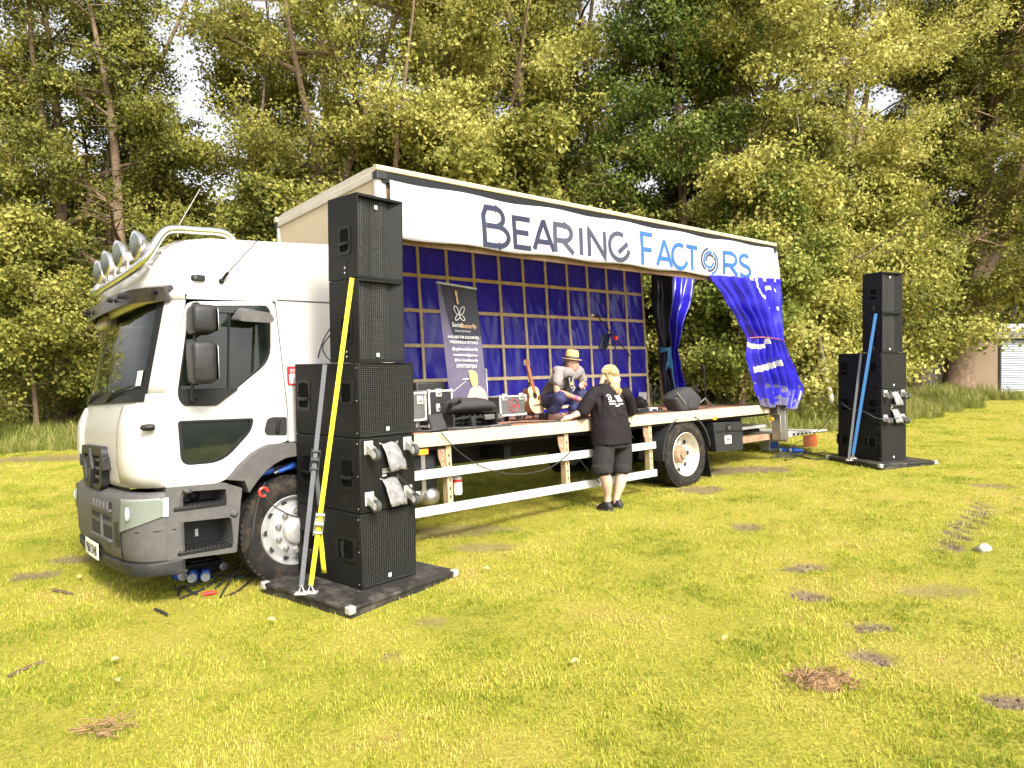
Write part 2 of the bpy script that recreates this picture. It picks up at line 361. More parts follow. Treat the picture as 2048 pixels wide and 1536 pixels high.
# ---- doors (near one traced, far one plain)
d_out = rp(P2((329, 976), (326, 800), (373, 603), (549, 602), (575, 830), (575, 882), (520, 897), (455, 957), (436, 966), y=.05), [.02, .25, .06, .06, .1, .02, .1, .05, .05])
d_win = rp(P2((379, 611), (533, 611), (541, 622), (541, 722), (432, 812), (364, 812), (354, 790), y=.05), [.03, .05, .03, .12, .08, .05, .05])
d_qtr = rp(P2((355, 842), (508, 836), (503, 862), (446, 925), (362, 932), y=.05), [.03, .03, .08, .12, .08])
door = MB().plate([d_out, d_win, d_qtr], .048, .045).build('door', 'white_paint', truck, bevel=.005)
MB().plate([d_win], .066, .006).build('window', 'window_glass', door)
MB().plate([d_qtr], .066, .006).build('quarter_window', 'window_glass', door)
def rim2(outl, w):                                   # inner offset ring of an outline
    c = sum((V(p) for p in outl), V((0, 0)))/len(outl)
    return [tuple(c+(V(p)-c)*(1-w/(V(p)-c).length)) for p in outl]
MB().plate([d_win, rim2(d_win, .018)], .050, .02).build('window_seal', 'black_plastic', door)
MB().plate([d_qtr, rim2(d_qtr, .03)], .050, .02).build('window_seal', 'black_plastic', door)
m = MB(); m.plate([rp(P2((357, 778), (477, 777), (432, 811), (366, 811), (356, 792), y=.05), .02)], .032, .035); m.build('mirror_foot', 'black_plastic', door, bevel=.012)
m = MB(); a, b_ = S(459, 612, .05), S(460, 783, .05); m.bar((a.x, .06, a.z), (b_.x-.01, .06, b_.z), .012, .02, (0, 1, 0)); m.build('window_divider', 'black_plastic', door)
m = MB(); m.plate([rp(P2((395, 613), (533, 613), (540, 632), (480, 627), (398, 622), y=.05), .02)], .042, .01); m.build('wind_deflector', 'dark_glass', door)
hd = rp(P2((528, 862), (534, 838), (545, 834), (573, 834), (573, 870), (533, 870), y=.05), .02)
h = MB().plate([hd], .040, .02).build('door_handle', 'dark_plastic', door, bevel=.005)
m = MB(); a, b_ = S(556, 838, .05), S(553, 866, .05); m.bar((a.x, .028, a.z), (b_.x, .028, b_.z), .03, .02, (0, 1, 0)); m.build('grip', 'black_plastic', h, bevel=.006)
m = MB(); q = P2((331, 966), (470, 938), (464, 948), (438, 962), (331, 974), y=.05); m.plate([q], .044, .01); m.build('door_sill_strip', 'case_silver', door)
m = MB(); m.plate([d_out, d_win], 2.31, .04); far = m.build('door', 'white_paint', truck); far['label'] = 'far side cab door'
MB().plate([d_win], 2.33, .006).build('window', 'window_glass', far)
# ---- mirrors on the near door
mir = MB()
a = S(400, 612, -.1); mir.tube(smooth_path([(S(385, 612, .04).x, .04, S(385, 612, .04).z), (a.x-.03, -.06, a.z+.02), (a.x-.02, -.14, a.z-.02), (S(388, 690, -.14).x, -.14, S(388, 690, -.14).z), (S(385, 790, -.1).x, -.1, S(385, 790, -.1).z), (S(392, 803, .03).x, .03, S(392, 800, .03).z)]), .014, 8)
arm = mir.build('mirror_arm', 'dark_plastic', door)
for (u0, v0, u1, v1) in ((369, 612, 433, 668), (369, 684, 434, 768)):
    c = S((u0+u1)/2, (v0+v1)/2, -.15); h = (S(u0, v0, -.15).z-S(u0, v1, -.15).z)/2
    prof = rp([(-.10, -.15), (.08, -.15), (.10, .15), (-.07, .15)], .045)
    m = MB()
    for zz, k in ((-h, .8), (-h+.015, .93), (-h+.05, 1), (h-.06, 1), (h-.015, .94), (h, .8)): pass
    m.loft([[(c.x+px*k, c.y+py*k, c.z+zz) for px, py in prof] for zz, k in ((-h, .78), (-h+.012, .9), (-h+.04, .99), (h-.05, 1), (h-.014, .93), (h, .8))])
    o = m.build('mirror_housing', 'dark_plastic', door, ang=50)
    MB().plate([rp([(-.12, -h*.85), (.12, -h*.85), (.12, h*.85), (-.12, h*.85)], .03)], 0, .004).build('mirror_glass', 'chrome', o).matrix_local = MX.Translation((c.x+.1, c.y, c.z)) @ MX.Rotation(PI/2, 4, 'Z')
m = MB(); c = S(508, 634, -.1); pr = rp([(-.15, -.05), (-.08, .06), (.12, .035), (.15, -.03), (.12, -.06)], .03)
m.prism([pr], lambda p: (c.x+p[0], c.y-.07-.0*p[1], c.z+p[1]*.9), lambda p: (c.x+p[0]*1.05, c.y+.12, c.z+p[1]+.03)); m.build('kerb_mirror', 'grey_plastic', door, bevel=.015)
m = MB(); c = S(214, 646, 1.75); m.loft([[(c.x+dx*k, c.y+dy, c.z+dz*k) for dx, dz in rp([(-.08, -.06), (.08, -.07), (.09, .05), (-.05, .07)], .04)] for dy, k in ((-.2, .6), (-.17, .9), (-.1, 1), (.1, 1), (.17, .9), (.2, .6))])
m.tube([(c.x, c.y-.1, c.z+.03), (c.x+.12, c.y-.25, c.z+.18)], .025); m.build('front_mirror', 'white_paint', truck, ang=50)
# ---- sun visor
rr = []
for i in range(23):
    t = -.965+1.93*i/22; e = abs(t); y = CY+t*CH
    top = V((xf(t, 2.40)-.012, y, 2.415-.02*e)); fw = .10*(1-e**4)+.04; bot = V((xf(t, 2.27)-fw, y, 2.265-.0*e))
    mid = (top+bot)/2+V((-.05, 0, .045)); rr.append([top, mid, bot, bot+V((.03, 0, .012)), mid+V((.03, 0, -.03)), top+V((.02, 0, -.03))])
m = MB(); m.loft(rr); mat('visor_brown', (.022, .017, .015), .25, var=.2, coat=.15, dirt=((.08, .07, .055), .2, 12)); vis = m.build('sun_visor', 'visor_brown', truck, ang=60)
for t in (-.93, -.62, -.4, .4, .62):
    y = CY+t*CH; x = xf(t, 2.32)-.09*(1-abs(t)**4)-.06; MB().lathe([(.016, -.012), (.02, 0), (.02, .03)], (x-.0, y, 2.335), (-1, -.6 if t < -.9 else 0, .3), 12).build('visor_screw', 'black_plastic', vis)
# ---- roof lamp bar with four round spot lamps
hb = [(-5.93, .22, 2.74), (-5.96, .22, 2.84), (-6.05, .22, 2.89), (-6.25, .22, 2.885), (-6.44, .22, 2.875), (-6.53, .22, 2.82), (-6.64, .23, 2.63), (-6.69, .33, 2.565), (-6.73, .7, 2.53), (-6.745, CY, 2.52)]
path = smooth_path(hb+[(x, 2*CY-y, z) for x, y, z in hb[-2::-1]], 5)
bar_ = MB().tube(path, .034, 12).build('roof_lamp_bar', 'chrome', truck)
m = MB(); m.tube([(x+.10, y+.05, z+.10) for x, y, z in [(-6.60, .26, 2.60), (-6.69, .7, 2.53), (-6.70, CY, 2.52), (-6.69, 1.7, 2.53), (-6.60, 2.1, 2.6)]], .02, 8); m.build('bar_brace', 'chrome', bar_)
for (u, v, y) in ((274, 490, .42), (238, 508, .86), (214, 527, 1.42), (198, 545, 1.86)):
    c = S(u, v, y); l = MB().lathe([(.022, .15), (.045, .13), (.055, .10), (.085, .06), (.108, .02), (.115, 0), (.117, -.015), (.105, -.02)], c, (1, .12, .06), 24).build('spot_lamp', 'chrome', truck, ang=50)
    MB().lathe([(.001, -.032), (.06, -.03), (.1, -.018), (.104, -.01), (.05, -.004), (.001, -.003)], c, (1, .12, .06), 24).build('lens', 'lamp_glass', l)
    m = MB(); m.bx(c.x+.0, c.x+.08, y-.03, y+.03, c.z-.16, c.z-.10); m.tube([c+V((.05, -.07, -.04)), c+V((.05, -.06, -.13)), c+V((.05, .06, -.13)), c+V((.05, .07, -.04))], .012); m.build('bracket', 'steel', l)
# ---- roof details
m = MB(); c = S(396, 556, .05); m.prism([rp([(-.06, -.026), (.06, -.026), (.06, .026), (-.06, .026)], .025)], lambda p: (c.x+p[0]*.8, .018, c.z+p[1]*.8), lambda p: (c.x+p[0], .06, c.z+p[1])); mk = m.build('marker_lamp', 'black_plastic', truck, bevel=.004)
MB().lathe([(.014, 0), (.014, .004)], (c.x-.03, .018, c.z), (0, -1, 0), 12).build('bulb', 'lamp_glass', mk)
m = MB(); a = S(443, 562, .04); b_ = S(456, 545, .0); e = S(515, 481, .0); m.tube([a, b_], .013); m.tube([b_, e], .0045, 5); m.lathe([(.022, 0), (.02, .02), (.01, .03)], a+V((0, .012, 0)), (0, -1, 0), 12); m.build('aerial', 'black_plastic', truck)
e0, e1 = S(355, 455, 1.9), S(400, 378, 1.9); MB().tube([e0+V((0, 0, -.1)), e0, e1], .004, 5).build('aerial', 'steel', truck)
# ---- bumper, headlights, steps
BP = [(-6.50, .02), (-6.62, .024), (-6.70, .045), (-6.77, .085), (-6.83, .15), (-6.865, .24), (-6.885, .36), (-6.905, .6), (-6.915, .9), (-6.918, 1.2)]
BP = [tuple(p)[:2] for p in smooth_path([(x, y, 0) for x, y in BP], 3)]
BPF = BP+[(x, 2*CY-y) for x, y in BP[-2::-1]]
def brow(z, off, k=1.): return [(x+off*(1 if i not in (0, len(BPF)-1) else 0), y+(off*.25 if y < CY else -off*.25)*0, z) for i, (x, y) in enumerate(BPF)]
m = MB(); m.grid([brow(z, o) for z, o in ((.76, .10), (.755, .06), (.735, .02), (.70, 0), (.5, -.012), (.3, -.006), (.235, .01), (.22, .02))])
bumper = m.build('bumper', 'grey_plastic', truck, ang=45); md = bumper.modifiers.new('solid', 'SOLIDIFY'); md.thickness = .03; md.offset = -1
lipx = [(x+.0, y) for x, y in BPF]
m = MB(); m.grid([brow(z, o) for z, o in ((.22, .012), (.205, -.004), (.15, -.002), (.115, .015), (.105, .05))]); o = m.build('bumper_lip', 'dark_plastic', bumper, ang=45); md = o.modifiers.new('solid', 'SOLIDIFY'); md.thickness = .03; md.offset = -1
def bpt(s, z, off=0.):                               # point on the near half of the bumper face, s 0 (side) .. 1 (middle)
    f = s*(len(BP)-1); i = min(int(f), len(BP)-2); f -= i; a, b = V(BP[i]), V(BP[i+1]); p = a.lerp(b, f); n = (b-a).normalized(); n = V((n.y, -n.x))
    if n.x > 0: n = -n
    if n.y > 0 and p.y < .3: n = -n
    zo = -.012*max(0, 1-abs(z-.45)/.25)
    return V((p.x+n.x*off+zo, p.y+n.y*off, z))
for mirror in (False, True):
    def fx(p): return V((p.x, 2*CY-p.y, p.z)) if mirror else p
    ss = [.14+.47*i/12 for i in range(13)]
    zt_ = lambda s: .715 if s > .16 else .70
    zb_ = lambda s: .575-.115*(s-.14)/.47
    rows_ = [[fx(bpt(s, zb_(s)+(zt_(s)-zb_(s))*k/4, .022)) for s in ss] for k in range(5)]
    m = MB(); m.grid([r[::-1] if mirror else r for r in rows_][::-1]); hl = m.build('headlight', 'lamp_glass', truck, ang=60)
    m = MB(); m.grid([r[::-1] if mirror else r for r in [[fx(bpt(s, zb_(s)+(zt_(s)-zb_(s))*k/4, .008)) for s in ss] for k in range(5)]][::-1]); m.build('reflector', 'case_silver', hl)
    c = fx(bpt(.50, .60, .012)); MB().lathe([(.055, -.005), (.06, .0), (.05, .02), (.02, .03)], c+V((.0, 0, 0)), (1, -.4 if not mirror else .4, 0), 20).build('lamp_bowl', 'case_silver', hl)
    sl = [.10, .12, .145]; m = MB(); rw = [[fx(bpt(s, z, .013)) for s in sl] for z in (.57, .64, .715)]; m.grid([r[::-1] if mirror else r for r in rw][::-1]); m.build('indicator', 'label_white', hl)
for (s0, s1, z0, z1, nm) in ((.74, .985, .615, .675, 'bumper_slot'), (.74, .985, .375, .555, 'bumper_opening')):
    m = MB(); m.grid([[bpt(s0+(s1-s0)*i/5, z, .004) for i in range(6)] for z in (z1, z0)]); o = m.build(nm, 'mesh_black', bumper)
    for k in range(1, 6 if nm == 'bumper_slot' else 2):
        s_ = s0+(s1-s0)*k/(6 if nm == 'bumper_slot' else 2.4); a = bpt(s_, z0, .012); b_ = bpt(s_, z1, .012); MB().bar(a, b_, .02, .02, (1, 0, 0)).build('rib', 'grey_plastic', o)
    m = MB(); a, b_ = bpt(s0, z0-.01, .012), bpt(s1, z0-.01, .012); m.bar(a, b_, .04, .02); m.build('ledge', 'grey_plastic', o)
m = MB(); m.grid([[bpt(.655+.055*i, z, .006) for i in range(2)] for z in (.53, .33)]); m.build('tow_cover', 'dark_plastic', bumper)
m = MB(); m.tube([bpt(.62, z, .003) for z in (.23, .32, .44, .45)], .005, 4); m.build('panel_seam', 'black_plastic', bumper)
m = MB(); m.tube([bpt(s, .46+.0*s, .003) for s in (.05, .2, .4, .6, .62)], .004, 4); m.build('panel_seam', 'black_plastic', bumper)
# number plate
npm = MX.Translation((-6.945, 1.16, .222)) @ MX.Rotation(-PI/2, 4, 'Z')
np_ = MB().plate([rp([(-.26, -.07), (.26, -.07), (.26, .07), (-.26, .07)], .012)], 0, .006).build('number_plate', 'white_plate', truck); np_.matrix_local = npm
text('lettering', 'PJ68 DHB', .115, MX.Translation((0, -.002, -.04)) @ FACE, 'ink', np_, sx=.92)
# emblem grille in the front panel
gp = MX.Translation((-6.885, 1.2, .945)) @ MX.Rotation(-PI/2, 4, 'Z')
go_ = [(-.40, .165), (.40, .165), (.43, .10), (.36, -.17), (.28, -.20), (-.28, -.20), (-.36, -.17), (-.43, .10)]
gi_ = [(-.34, .09), (.34, .09), (.34, .05), (.29, -.14), (.24, -.16), (-.24, -.16), (-.29, -.14), (-.34, .05)]
g = MB().plate([rp(go_, .03), rp(gi_, .02)], -.03, .06).build('front_grille', 'dark_plastic', truck, bevel=.008); g.matrix_local = gp
MB().plate([gi_], .01, .01).build('grille_mesh', 'mesh_black', g)
for z in (.045, -.03, -.105): MB().bx(-.31, .31, -.014, .012, z-.012, z+.012).build('grille_bar', 'grey_plastic', g, bevel=.004)
MB().plate([[(0, .15), (.085, -.03), (0, -.21), (-.085, -.03)], [(0, .06), (-.035, -.03), (0, -.12), (.035, -.03)]], -.05, .03).build('emblem', 'dark_plastic', g, bevel=.006)
for s in (-1, 1): MB().bx(s*.45-.025, s*.45+.025, -.04, .03, -.03, .08).build('grille_clip', 'dark_plastic', g, bevel=.008)
m = MB(); m.grid([[(xf(t, .8)+.03, CY+t*CH, z) for t in [-.7+1.4*i/10 for i in range(11)]] for z in (.80, .70)]); m.build('lower_mesh', 'mesh_black', truck)
# step unit below the door
so = rp(P2((331, 977), (448, 965), (484, 976), (480, 1010), (473, 1104), (333, 1122), y=.03), .015)
h1 = rp(P2((344, 985), (451, 978), (453, 1008), (344, 1023), y=.03), .015); h2 = rp(P2((350, 1046), (462, 1034), (467, 1090), (352, 1106), y=.03), .03)
st = MB().plate([so, h1, h2], .02, .30).build('step_unit', 'grey_plastic', truck, bevel=.006)
MB().plate([so], .321, .02).build('step_back', 'dark_plastic', st)
for (u0, u1, va, vb) in ((346, 451, 1012, 1004), (354, 464, 1100, 1088)):
    a, b_ = S(u0, va, .03), S(u1, vb, .03); zz = (a.z+b_.z)/2
    tr = MB().bx(a.x, b_.x, .012, .30, zz-.035, zz-.008).build('tread', 'black_plastic', st, bevel=.004)
    m = MB()
    for i in range(14):
        x = a.x+.02+(b_.x-a.x-.04)*i/13; m.bx(x-.008, x+.008, .02, .28, zz-.008, zz+.002)
    m.build('tread_ribs', 'dark_plastic', tr)
c = S(397, 994, .2); MB().lathe([(.04, 0), (.042, .012), (.03, .02)], (c.x, .318, c.z), (0, -1, 0), 16).build('filler_cap', 'black_plastic', st)
c = S(401, 1068, .2); MB().bx(c.x-.012, c.x+.012, .30, .322, c.z-.03, c.z+.03).build('latch', 'label_white', st)
c = S(468, 1026, .02); MB().lathe([(.03, 0), (.034, .01), (.02, .03), (.001, .034)], (c.x, .022, c.z), (0, -1, 0), 16).build('side_marker', 'grey_plastic', st)
# front wheel arch
arch = P2((455, 960), (478, 932), (503, 908), (520, 897), (538, 889), (565, 886), (600, 885), (660, 890), (710, 915), (745, 960), (770, 1010), (735, 1010), (715, 965), (690, 935), (650, 916), (600, 911), (570, 916), (547, 928), (530, 942), (516, 958), (505, 973), (496, 986), (487, 962), y=.0)
MB().plate([arch], -.03, .5).build('wheel_arch', 'grey_plastic', truck, bevel=.01)
# ---- wheels
def wheel(cx, cy, cz, front_):
    r, wd = .47, .27
    wh = bpy.data.objects.new('wheel', None); COL.objects.link(wh); wh.parent = truck; wh.location = (cx, cy, cz); wh.empty_display_size = .1
    prof = [(.30, .0), (.325, -.012), (.37, -.022), (.42, -.018), (.445, 0), (.462, .015), (.468, .03), (.47, .055), (.458, .058), (.458, .066), (.47, .069), (.471, .105), (.459, .108), (.459, .116), (.471, .119), (.471, .16), (.459, .163), (.459, .171), (.47, .174), (.468, .235), (.455, .255), (.42, .28), (.33, .275), (.30, .26)]
    MB().lathe(prof, (0, 0, 0), (0, 1, 0), 64, caps=False).build('tyre', 'rubber', wh, ang=45)
    m = MB()                                          # shoulder blocks of the tread
    for i in range(56):
        a = 2*PI*i/56; T = MX.Rotation(a, 4, 'Y'); m.bx(-.018, .018, .006, .055, .452, .474, T); m.bx(-.018, .018, .12, .16, .465, .4745, T)
    m.build('tread_blocks', 'rubber', wh)
    if front_:
        rim = MB().lathe([(.305, .0), (.298, -.008), (.288, .01), (.275, .05), (.26, .06), (.235, .03), (.20, -.015), (.13, -.03), (.12, -.028)], (0, 0, 0), (0, 1, 0), 48, caps=False).build('rim', 'hub_cap', wh, ang=40)
        MB().lathe([(.118, -.028), (.112, -.06), (.09, -.075), (.03, -.08), (.001, -.08)], (0, 0, 0), (0, 1, 0), 32).build('hub', 'hub_cap', wh)
        for i in range(10):
            a = 2*PI*(i+.5)/10
            MB().lathe([(.026, -.02), (.026, -.04), (.02, -.052), (.001, -.055)], (.168*math.cos(a), 0, .168*math.sin(a)), (0, 1, 0), 12).build('wheel_nut', 'steel', rim)
            MB().lathe([(.022, .0), (.026, -.004), (.001, -.004)], (.242*math.cos(a+.31), .036, .242*math.sin(a+.31)), (0, 1, 0), 12).build('vent_hole', 'mesh_black', rim)
    else:
        rim = MB().lathe([(.31, .0), (.30, -.01), (.29, .015), (.283, .06), (.27, .11), (.245, .14), (.20, .155), (.13, .15), (.125, .15)], (0, 0, 0), (0, 1, 0), 48, caps=False).build('rim', 'rim_paint', wh, ang=40)
        MB().lathe([(.131, .152), (.12, .10), (.10, .07), (.06, .06), (.055, .03), (.001, .028)], (0, 0, 0), (0, 1, 0), 24).build('hub', 'rust_steel', wh)
        for i in range(10):
            a = 2*PI*(i+.5)/10
            MB().lathe([(.016, .15), (.016, .13), (.001, .128)], (.165*math.cos(a), 0, .165*math.sin(a)), (0, 1, 0), 8).build('wheel_nut', 'steel', rim)
        for i in range(8):
            a = 2*PI*i/8
            MB().lathe([(.03, .14), (.034, .133), (.001, .133)], (.222*math.cos(a), 0, .222*math.sin(a)), (0, 1, 0), 14).build('vent_hole', 'mesh_black', rim)
    return wh
wheel(-5.585, .03, .30, True); wheel(.13, .03, .445, False)
for x, z, f in ((-5.585, .30, 1), (.13, .445, 0)):
    c = wheel(x, W-.03, z, bool(f)); c.rotation_euler.z = PI
def wrap(t, body, size, cx, cz, rad, a0, y):          # moulded sidewall lettering
    for i, ch in enumerate(body):
        a = a0-i*.115; text('sidewall_letter', ch, size, MX.Translation((0, -.022, 0)) @ MX.Rotation(-(a-PI/2), 4, 'Y') @ MX.Translation((0, 0, rad)) @ FACE, 'grey_plastic', t)
rw = [o for o in truck.children if o.name.startswith('wheel') and o.type == 'EMPTY']
tyre_ = [c for c in rw[1].children if c.name.startswith('tyre')][0]
wrap(tyre_, 'apollo', .06, 0, 0, .365, R(-40), 0); wrap(tyre_, 'apollo', .06, 0, 0, .365, R(150), 0); wrap(tyre_, 'ENDURACE', .045, 0, 0, .37, R(85), 0)
# ---- chassis and what hangs below the deck
m = MB()
for y in (.78, 1.62): m.bx(-6.4, 2.7, y-.04, y+.04, .62, .86)
for x in (-4.4, -2.9, -1.4, .6, 1.9): m.bx(x-.05, x+.05, .3, 2.1, .66, .80)
for x, z in ((-5.585, .30), (.13, .445)): m.tube([(x, .25, z), (x, 2.15, z)], .07, 10)
m.bx(-5.95, -5.0, .35, 2.05, .45, .9); m.bx(-.25, .5, .85, 1.55, .3, .6); m.bx(-6.5, -5.0, .5, 1.9, .35, .62)
m.bx(-4.75, 2.4, .06, 2.34, .87, .905)
m.build('chassis', 'chassis', truck)
m = MB(); m.loft([[(x, y, z) for y, z in rp([(.16, .44), (.75, .44), (.75, .84), (.16, .84)], .08)] for x in (-4.72, -3.98)]); ft = m.build('fuel_tank', 'dark_plastic', truck, ang=50)
for x in (-4.6, -4.15): MB().bx(x-.025, x+.025, .15, .76, .43, .85).build('tank_strap', 'steel', ft)
c = S(868, 992, .16); MB().lathe([(.001, 0), (.05, .012), (.085, .035), (.103, .07), (.107, .11), (.107, .6), (.06, .65), (.001, .66)], (c.x, .14, c.z), (0, 1, 0), 28).build('air_tank', 'steel', truck, ang=50)
c = S(838, 990, .2); MB().lathe([(.001, 0), (.05, .012), (.085, .035), (.1, .07), (.1, .6), (.001, .62)], (c.x, .18, c.z), (0, 1, 0), 24).build('air_tank', 'steel', truck, ang=50)
m = MB(); c = S(845, 904, .02); m.bx(c.x-.06, c.x+.06, .0, .05, c.z-.028, c.z+.028); m.build('side_lamp', 'amber', truck, bevel=.006)
m = MB(); c = S(1428, 836, .02); m.bx(c.x-.04, c.x+.04, .0, .05, c.z-.03, c.z+.03); m.build('side_lamp', 'amber', truck, bevel=.006)
m = MB(); c = S(917, 970, .12); m.lathe([(.045, -.1), (.05, -.06), (.05, .08), (.02, .1)], (c.x, .14, c.z), (0, 0, 1), 14); o = m.build('fire_extinguisher', 'label_white', truck, ang=50)
MB().lathe([(.051, .03), (.0515, .04), (.0515, .055), (.051, .06)], (c.x, .14, c.z), (0, 0, 1), 14).build('red_band', 'red_plastic', o)
# side guard: posts and two rails
for (x, ub) in ((-3.90, 0), (-2.19, 0), (-.62, 0)):
    m = MB(); m.bx(x-.032, x+.032, .045, .09, .235, .90); m.bx(x-.032, x-.026, .09, .13, .235, .9); po = m.build('guard_post', 'tan_post', truck, bevel=.004)
    for k in range(7): MB().bx(x-.009, x+.009, .0425, .05, .27+k*.085, .30+k*.085).build('slot', 'mesh_black', po, smooth=False)
    m = MB(); m.plate([rp([(x-.13, .90), (x-.03, .90), (x-.03, .62), (x-.07, .64), (x-.12, .78)], .02)], .06, .008); br = m.build('gusset', 'rust_steel', po)
    m = MB()
    for (dx, z) in ((-.075, .85), (-.075, .76), (-.055, .68)): m.lathe([(.011, -.002), (.011, .01)], (x+dx, .06, z), (0, -1, 0), 8)
    m.build('bolts', 'zinc', po)
for z0, z1 in ((.586, .679), (.219, .312)): MB().bx(-4.95, -.565, .0, .042, z0, z1).build('guard_rail', 'bright_alu', truck, bevel=.005)
# rear wheel mudguards, mud flap, tool box
def arc(cx, cz, r, a0, a1, y0, y1, th=.012, n=14):
    m = MB(); ring = []
    for i in range(n+1):
        a = R(a0+(a1-a0)*i/n); ring.append([(cx+rr*math.cos(a), y, cz+rr*math.sin(a)) for rr, y in ((r, y0), (r+.03, y0), (r+.03, y1), (r, y1))])
    return m.loft(ring)
for a0, a1 in ((184, 112), (70, 8)): arc(.13, .445, .53, a0, a1, .0, .42).build('mudguard', 'dark_plastic', truck, ang=40)
m = MB(); m.loft([[(.66+.02*i, y, .50-.11*i) for y in (.06, .40)]+[(.68+.02*i, y, .50-.11*i) for y in (.40, .06)] for i in range(5)]); m.build('mud_flap', 'black_plastic', truck)
tb = P2((1425, 845), (1483, 843), (1485, 899), (1432, 904), y=.03); m = MB(); m.plate([rp(tb, .02)], .02, .45); tbx = m.build('tool_box', 'dark_plastic', truck, bevel=.015)
c = S(1456, 856, .02); MB().bx(c.x-.075, c.x+.075, .012, .03, c.z-.06, c.z+.06).build('latch_plate', 'black_plastic', tbx, bevel=.008)
MB().bx(c.x-.025, c.x+.025, -.01, .02, c.z-.03, c.z+.03).build('latch', 'grey_plastic', tbx, bevel=.006)
c = S(1456, 879, .02); MB().bx(c.x-.085, c.x+.085, .016, .022, c.z-.06, c.z+.06).build('sticker', 'label_white', tbx)
m = MB(); m.tube([(c.x+.03*math.cos(a)*(1.4 if k else 1), .0145, c.z+.02+(-.035 if k else 0)+.022*math.sin(a)) for k in (0, 1) for a in [2*PI*i/10 for i in range(11)]], .006, 4); m.build('sticker_mark', 'ink', tbx)
a, b_ = S(1424, 864, .02), S(1484, 861, .02); MB().bar((a.x, .016, a.z), (b_.x, .016, b_.z), .012, .012).build('lid_seam', 'black_plastic', tbx)
# tail lift below the rear end
m = MB(); m.bx(1.56, 2.9, .25, 2.15, .44, .54); m.build('underrun_beam', 'rust_steel', truck, bevel=.01)
m = MB(); q = [(1.5, .80), (1.62, .83), (1.85, .72), (2.75, .66), (2.8, .58), (1.95, .56), (1.6, .60)]; hole = [[(x-.04, .62), (x+.04, .61), (x+.03, .67), (x-.03, .68)] for x in (2.0, 2.16, 2.32, 2.48)]
m.plate([rp(q, .02)]+hole, .45, .05); m.build('lift_arm', 'chassis', truck)
m = MB(); m.bx(2.88, 2.96, .03, .17, .40, 1.0); m.bx(2.74, 2.88, .04, .20, .44, .95); m.build('lift_column', 'steel', truck, bevel=.008)
m = MB(); m.bx(2.7, 2.78, 2.2, 2.3, .40, 1.0); m.build('lift_column', 'steel', truck, bevel=.008)
m = MB(); m.bx(1.7, 2.86, .3, 2.1, .655, .70); m.build('lift_tray', 'bright_alu', truck)
pl = []
for (u, v) in ((1583, 868), (1655, 861)): pl.append(S(u, v, .25))
m = MB(); m.loft([[(x, y, z) for y, z in ((.25, z0), (2.1, z0), (2.1, z0+t), (.25, z0+t))] for x, z0, t in ((pl[0].x-.1, pl[0].z-.05, .10), (pl[1].x, pl[1].z+.0, .02))]); pf = m.build('lift_platform', 'bright_alu', truck, bevel=.004)
m = MB()
for k in range(8):
    f = (k+.5)/9; x = pl[0].x+(pl[1].x-pl[0].x)*f; z = pl[0].z-.02+(pl[1].z-pl[0].z)*f; m.bx(x-.03, x+.03, .243, .252, z-.012*(1-f), z+.025*(1-f)+.008)
m.build('edge_slots', 'mesh_black', pf)
m = MB(); q = P2((1605, 871), (1631, 868), (1632, 893), (1606, 894), y=.3); m.plate([q], .28, .01); m.build('warning_flag', 'orange_flag', truck)
m = MB(); c = S(1545, 835, .0); m.bx(c.x-.03, c.x+.03, -.01, .05, c.z-.05, c.z+.0); m.build('tail_lamp', 'amber', truck, bevel=.006)
# ---- deck and box body
MB().bx(XF, 2.35, .0, .055, .906, ZD+.004).build('deck_edge_beam', 'deck_edge', truck, bevel=.006)
MB().bx(XF, 2.35, W-.055, W, .906, ZD+.004).build('deck_edge_beam', 'deck_edge', truck, bevel=.006)
for k in range(6):
    x0 = XF+.05+(2.66-XF)*k/6; x1 = XF+.05+(2.66-XF)*(k+1)/6-.006; MB().bx(x0, x1, .058, W-.058, ZD-.03, ZD).build('floor_panel', 'deck_ply', truck)
m = MB(); m.bx(2.66, 2.76, .03, W-.03, .86, ZD); m.build('rear_sill', 'steel', truck, bevel=.006)
m = MB(); m.bx(XF+.005, XF+.045, .06, W-.06, .95, 3.60); hb_ = m.build('headboard', 'cream_board', truck)
for y0, y1 in ((.0, .075), (W-.075, W)):
    m = MB(); m.loft([[(x, y, z) for x, y in rp([(XF-.012, y0), (XF+.11, y0), (XF+.11, y1), (XF-.012, y1)], .03)] for z in (.92, 3.53)]); m.build('corner_post', 'bright_alu', truck, ang=50)
m = MB()
for k in range(26): m.lathe([(.007, -.001), (.007, .004)], (XF-.008, .08+.088*k, 3.565), (-1, 0, 0), 6)
m.build('rivets', 'steel', hb_)
m = MB(); m.bx(XF-.012, XF+.03, .03, W-.03, 3.535, 3.61); m.build('front_roof_rail', 'roof_skin', truck, bevel=.008)
m = MB(); m.loft([[(x, y, z) for y, z in ((0., 3.615), (W, 3.615), (W, 3.655), (W-.2, 3.675), (.2, 3.675), (0., 3.655))] for x in (XF, XR)]); m.build('roof', 'roof_skin', truck)
for y, s in ((0, -1), (W, 1)):
    m = MB(); m.loft([[(x, y+s*dy, z) for dy, z in rp([(-.05, 3.60), (.03, 3.605), (.035, 3.655), (-.02, 3.672)], .012)] for x in (XF-.02, XR+.01)]); m.build('roof_rail', 'cream_board', truck, ang=50)
    m = MB(); m.bx(XF+.05, XR, y-.02, y+.02, 3.50, 3.598); m.build('header_rail', 'black_plastic', truck)
    m = MB(); m.loft([[(XF+dx, y+s*dy, z) for dx, dy in rp([(-.02, .03), (.11, .03), (.11, -.06), (-.02, -.06)], .02)] for z in (3.53, 3.60)]); m.build('corner_cap', 'dark_plastic', truck, ang=50)
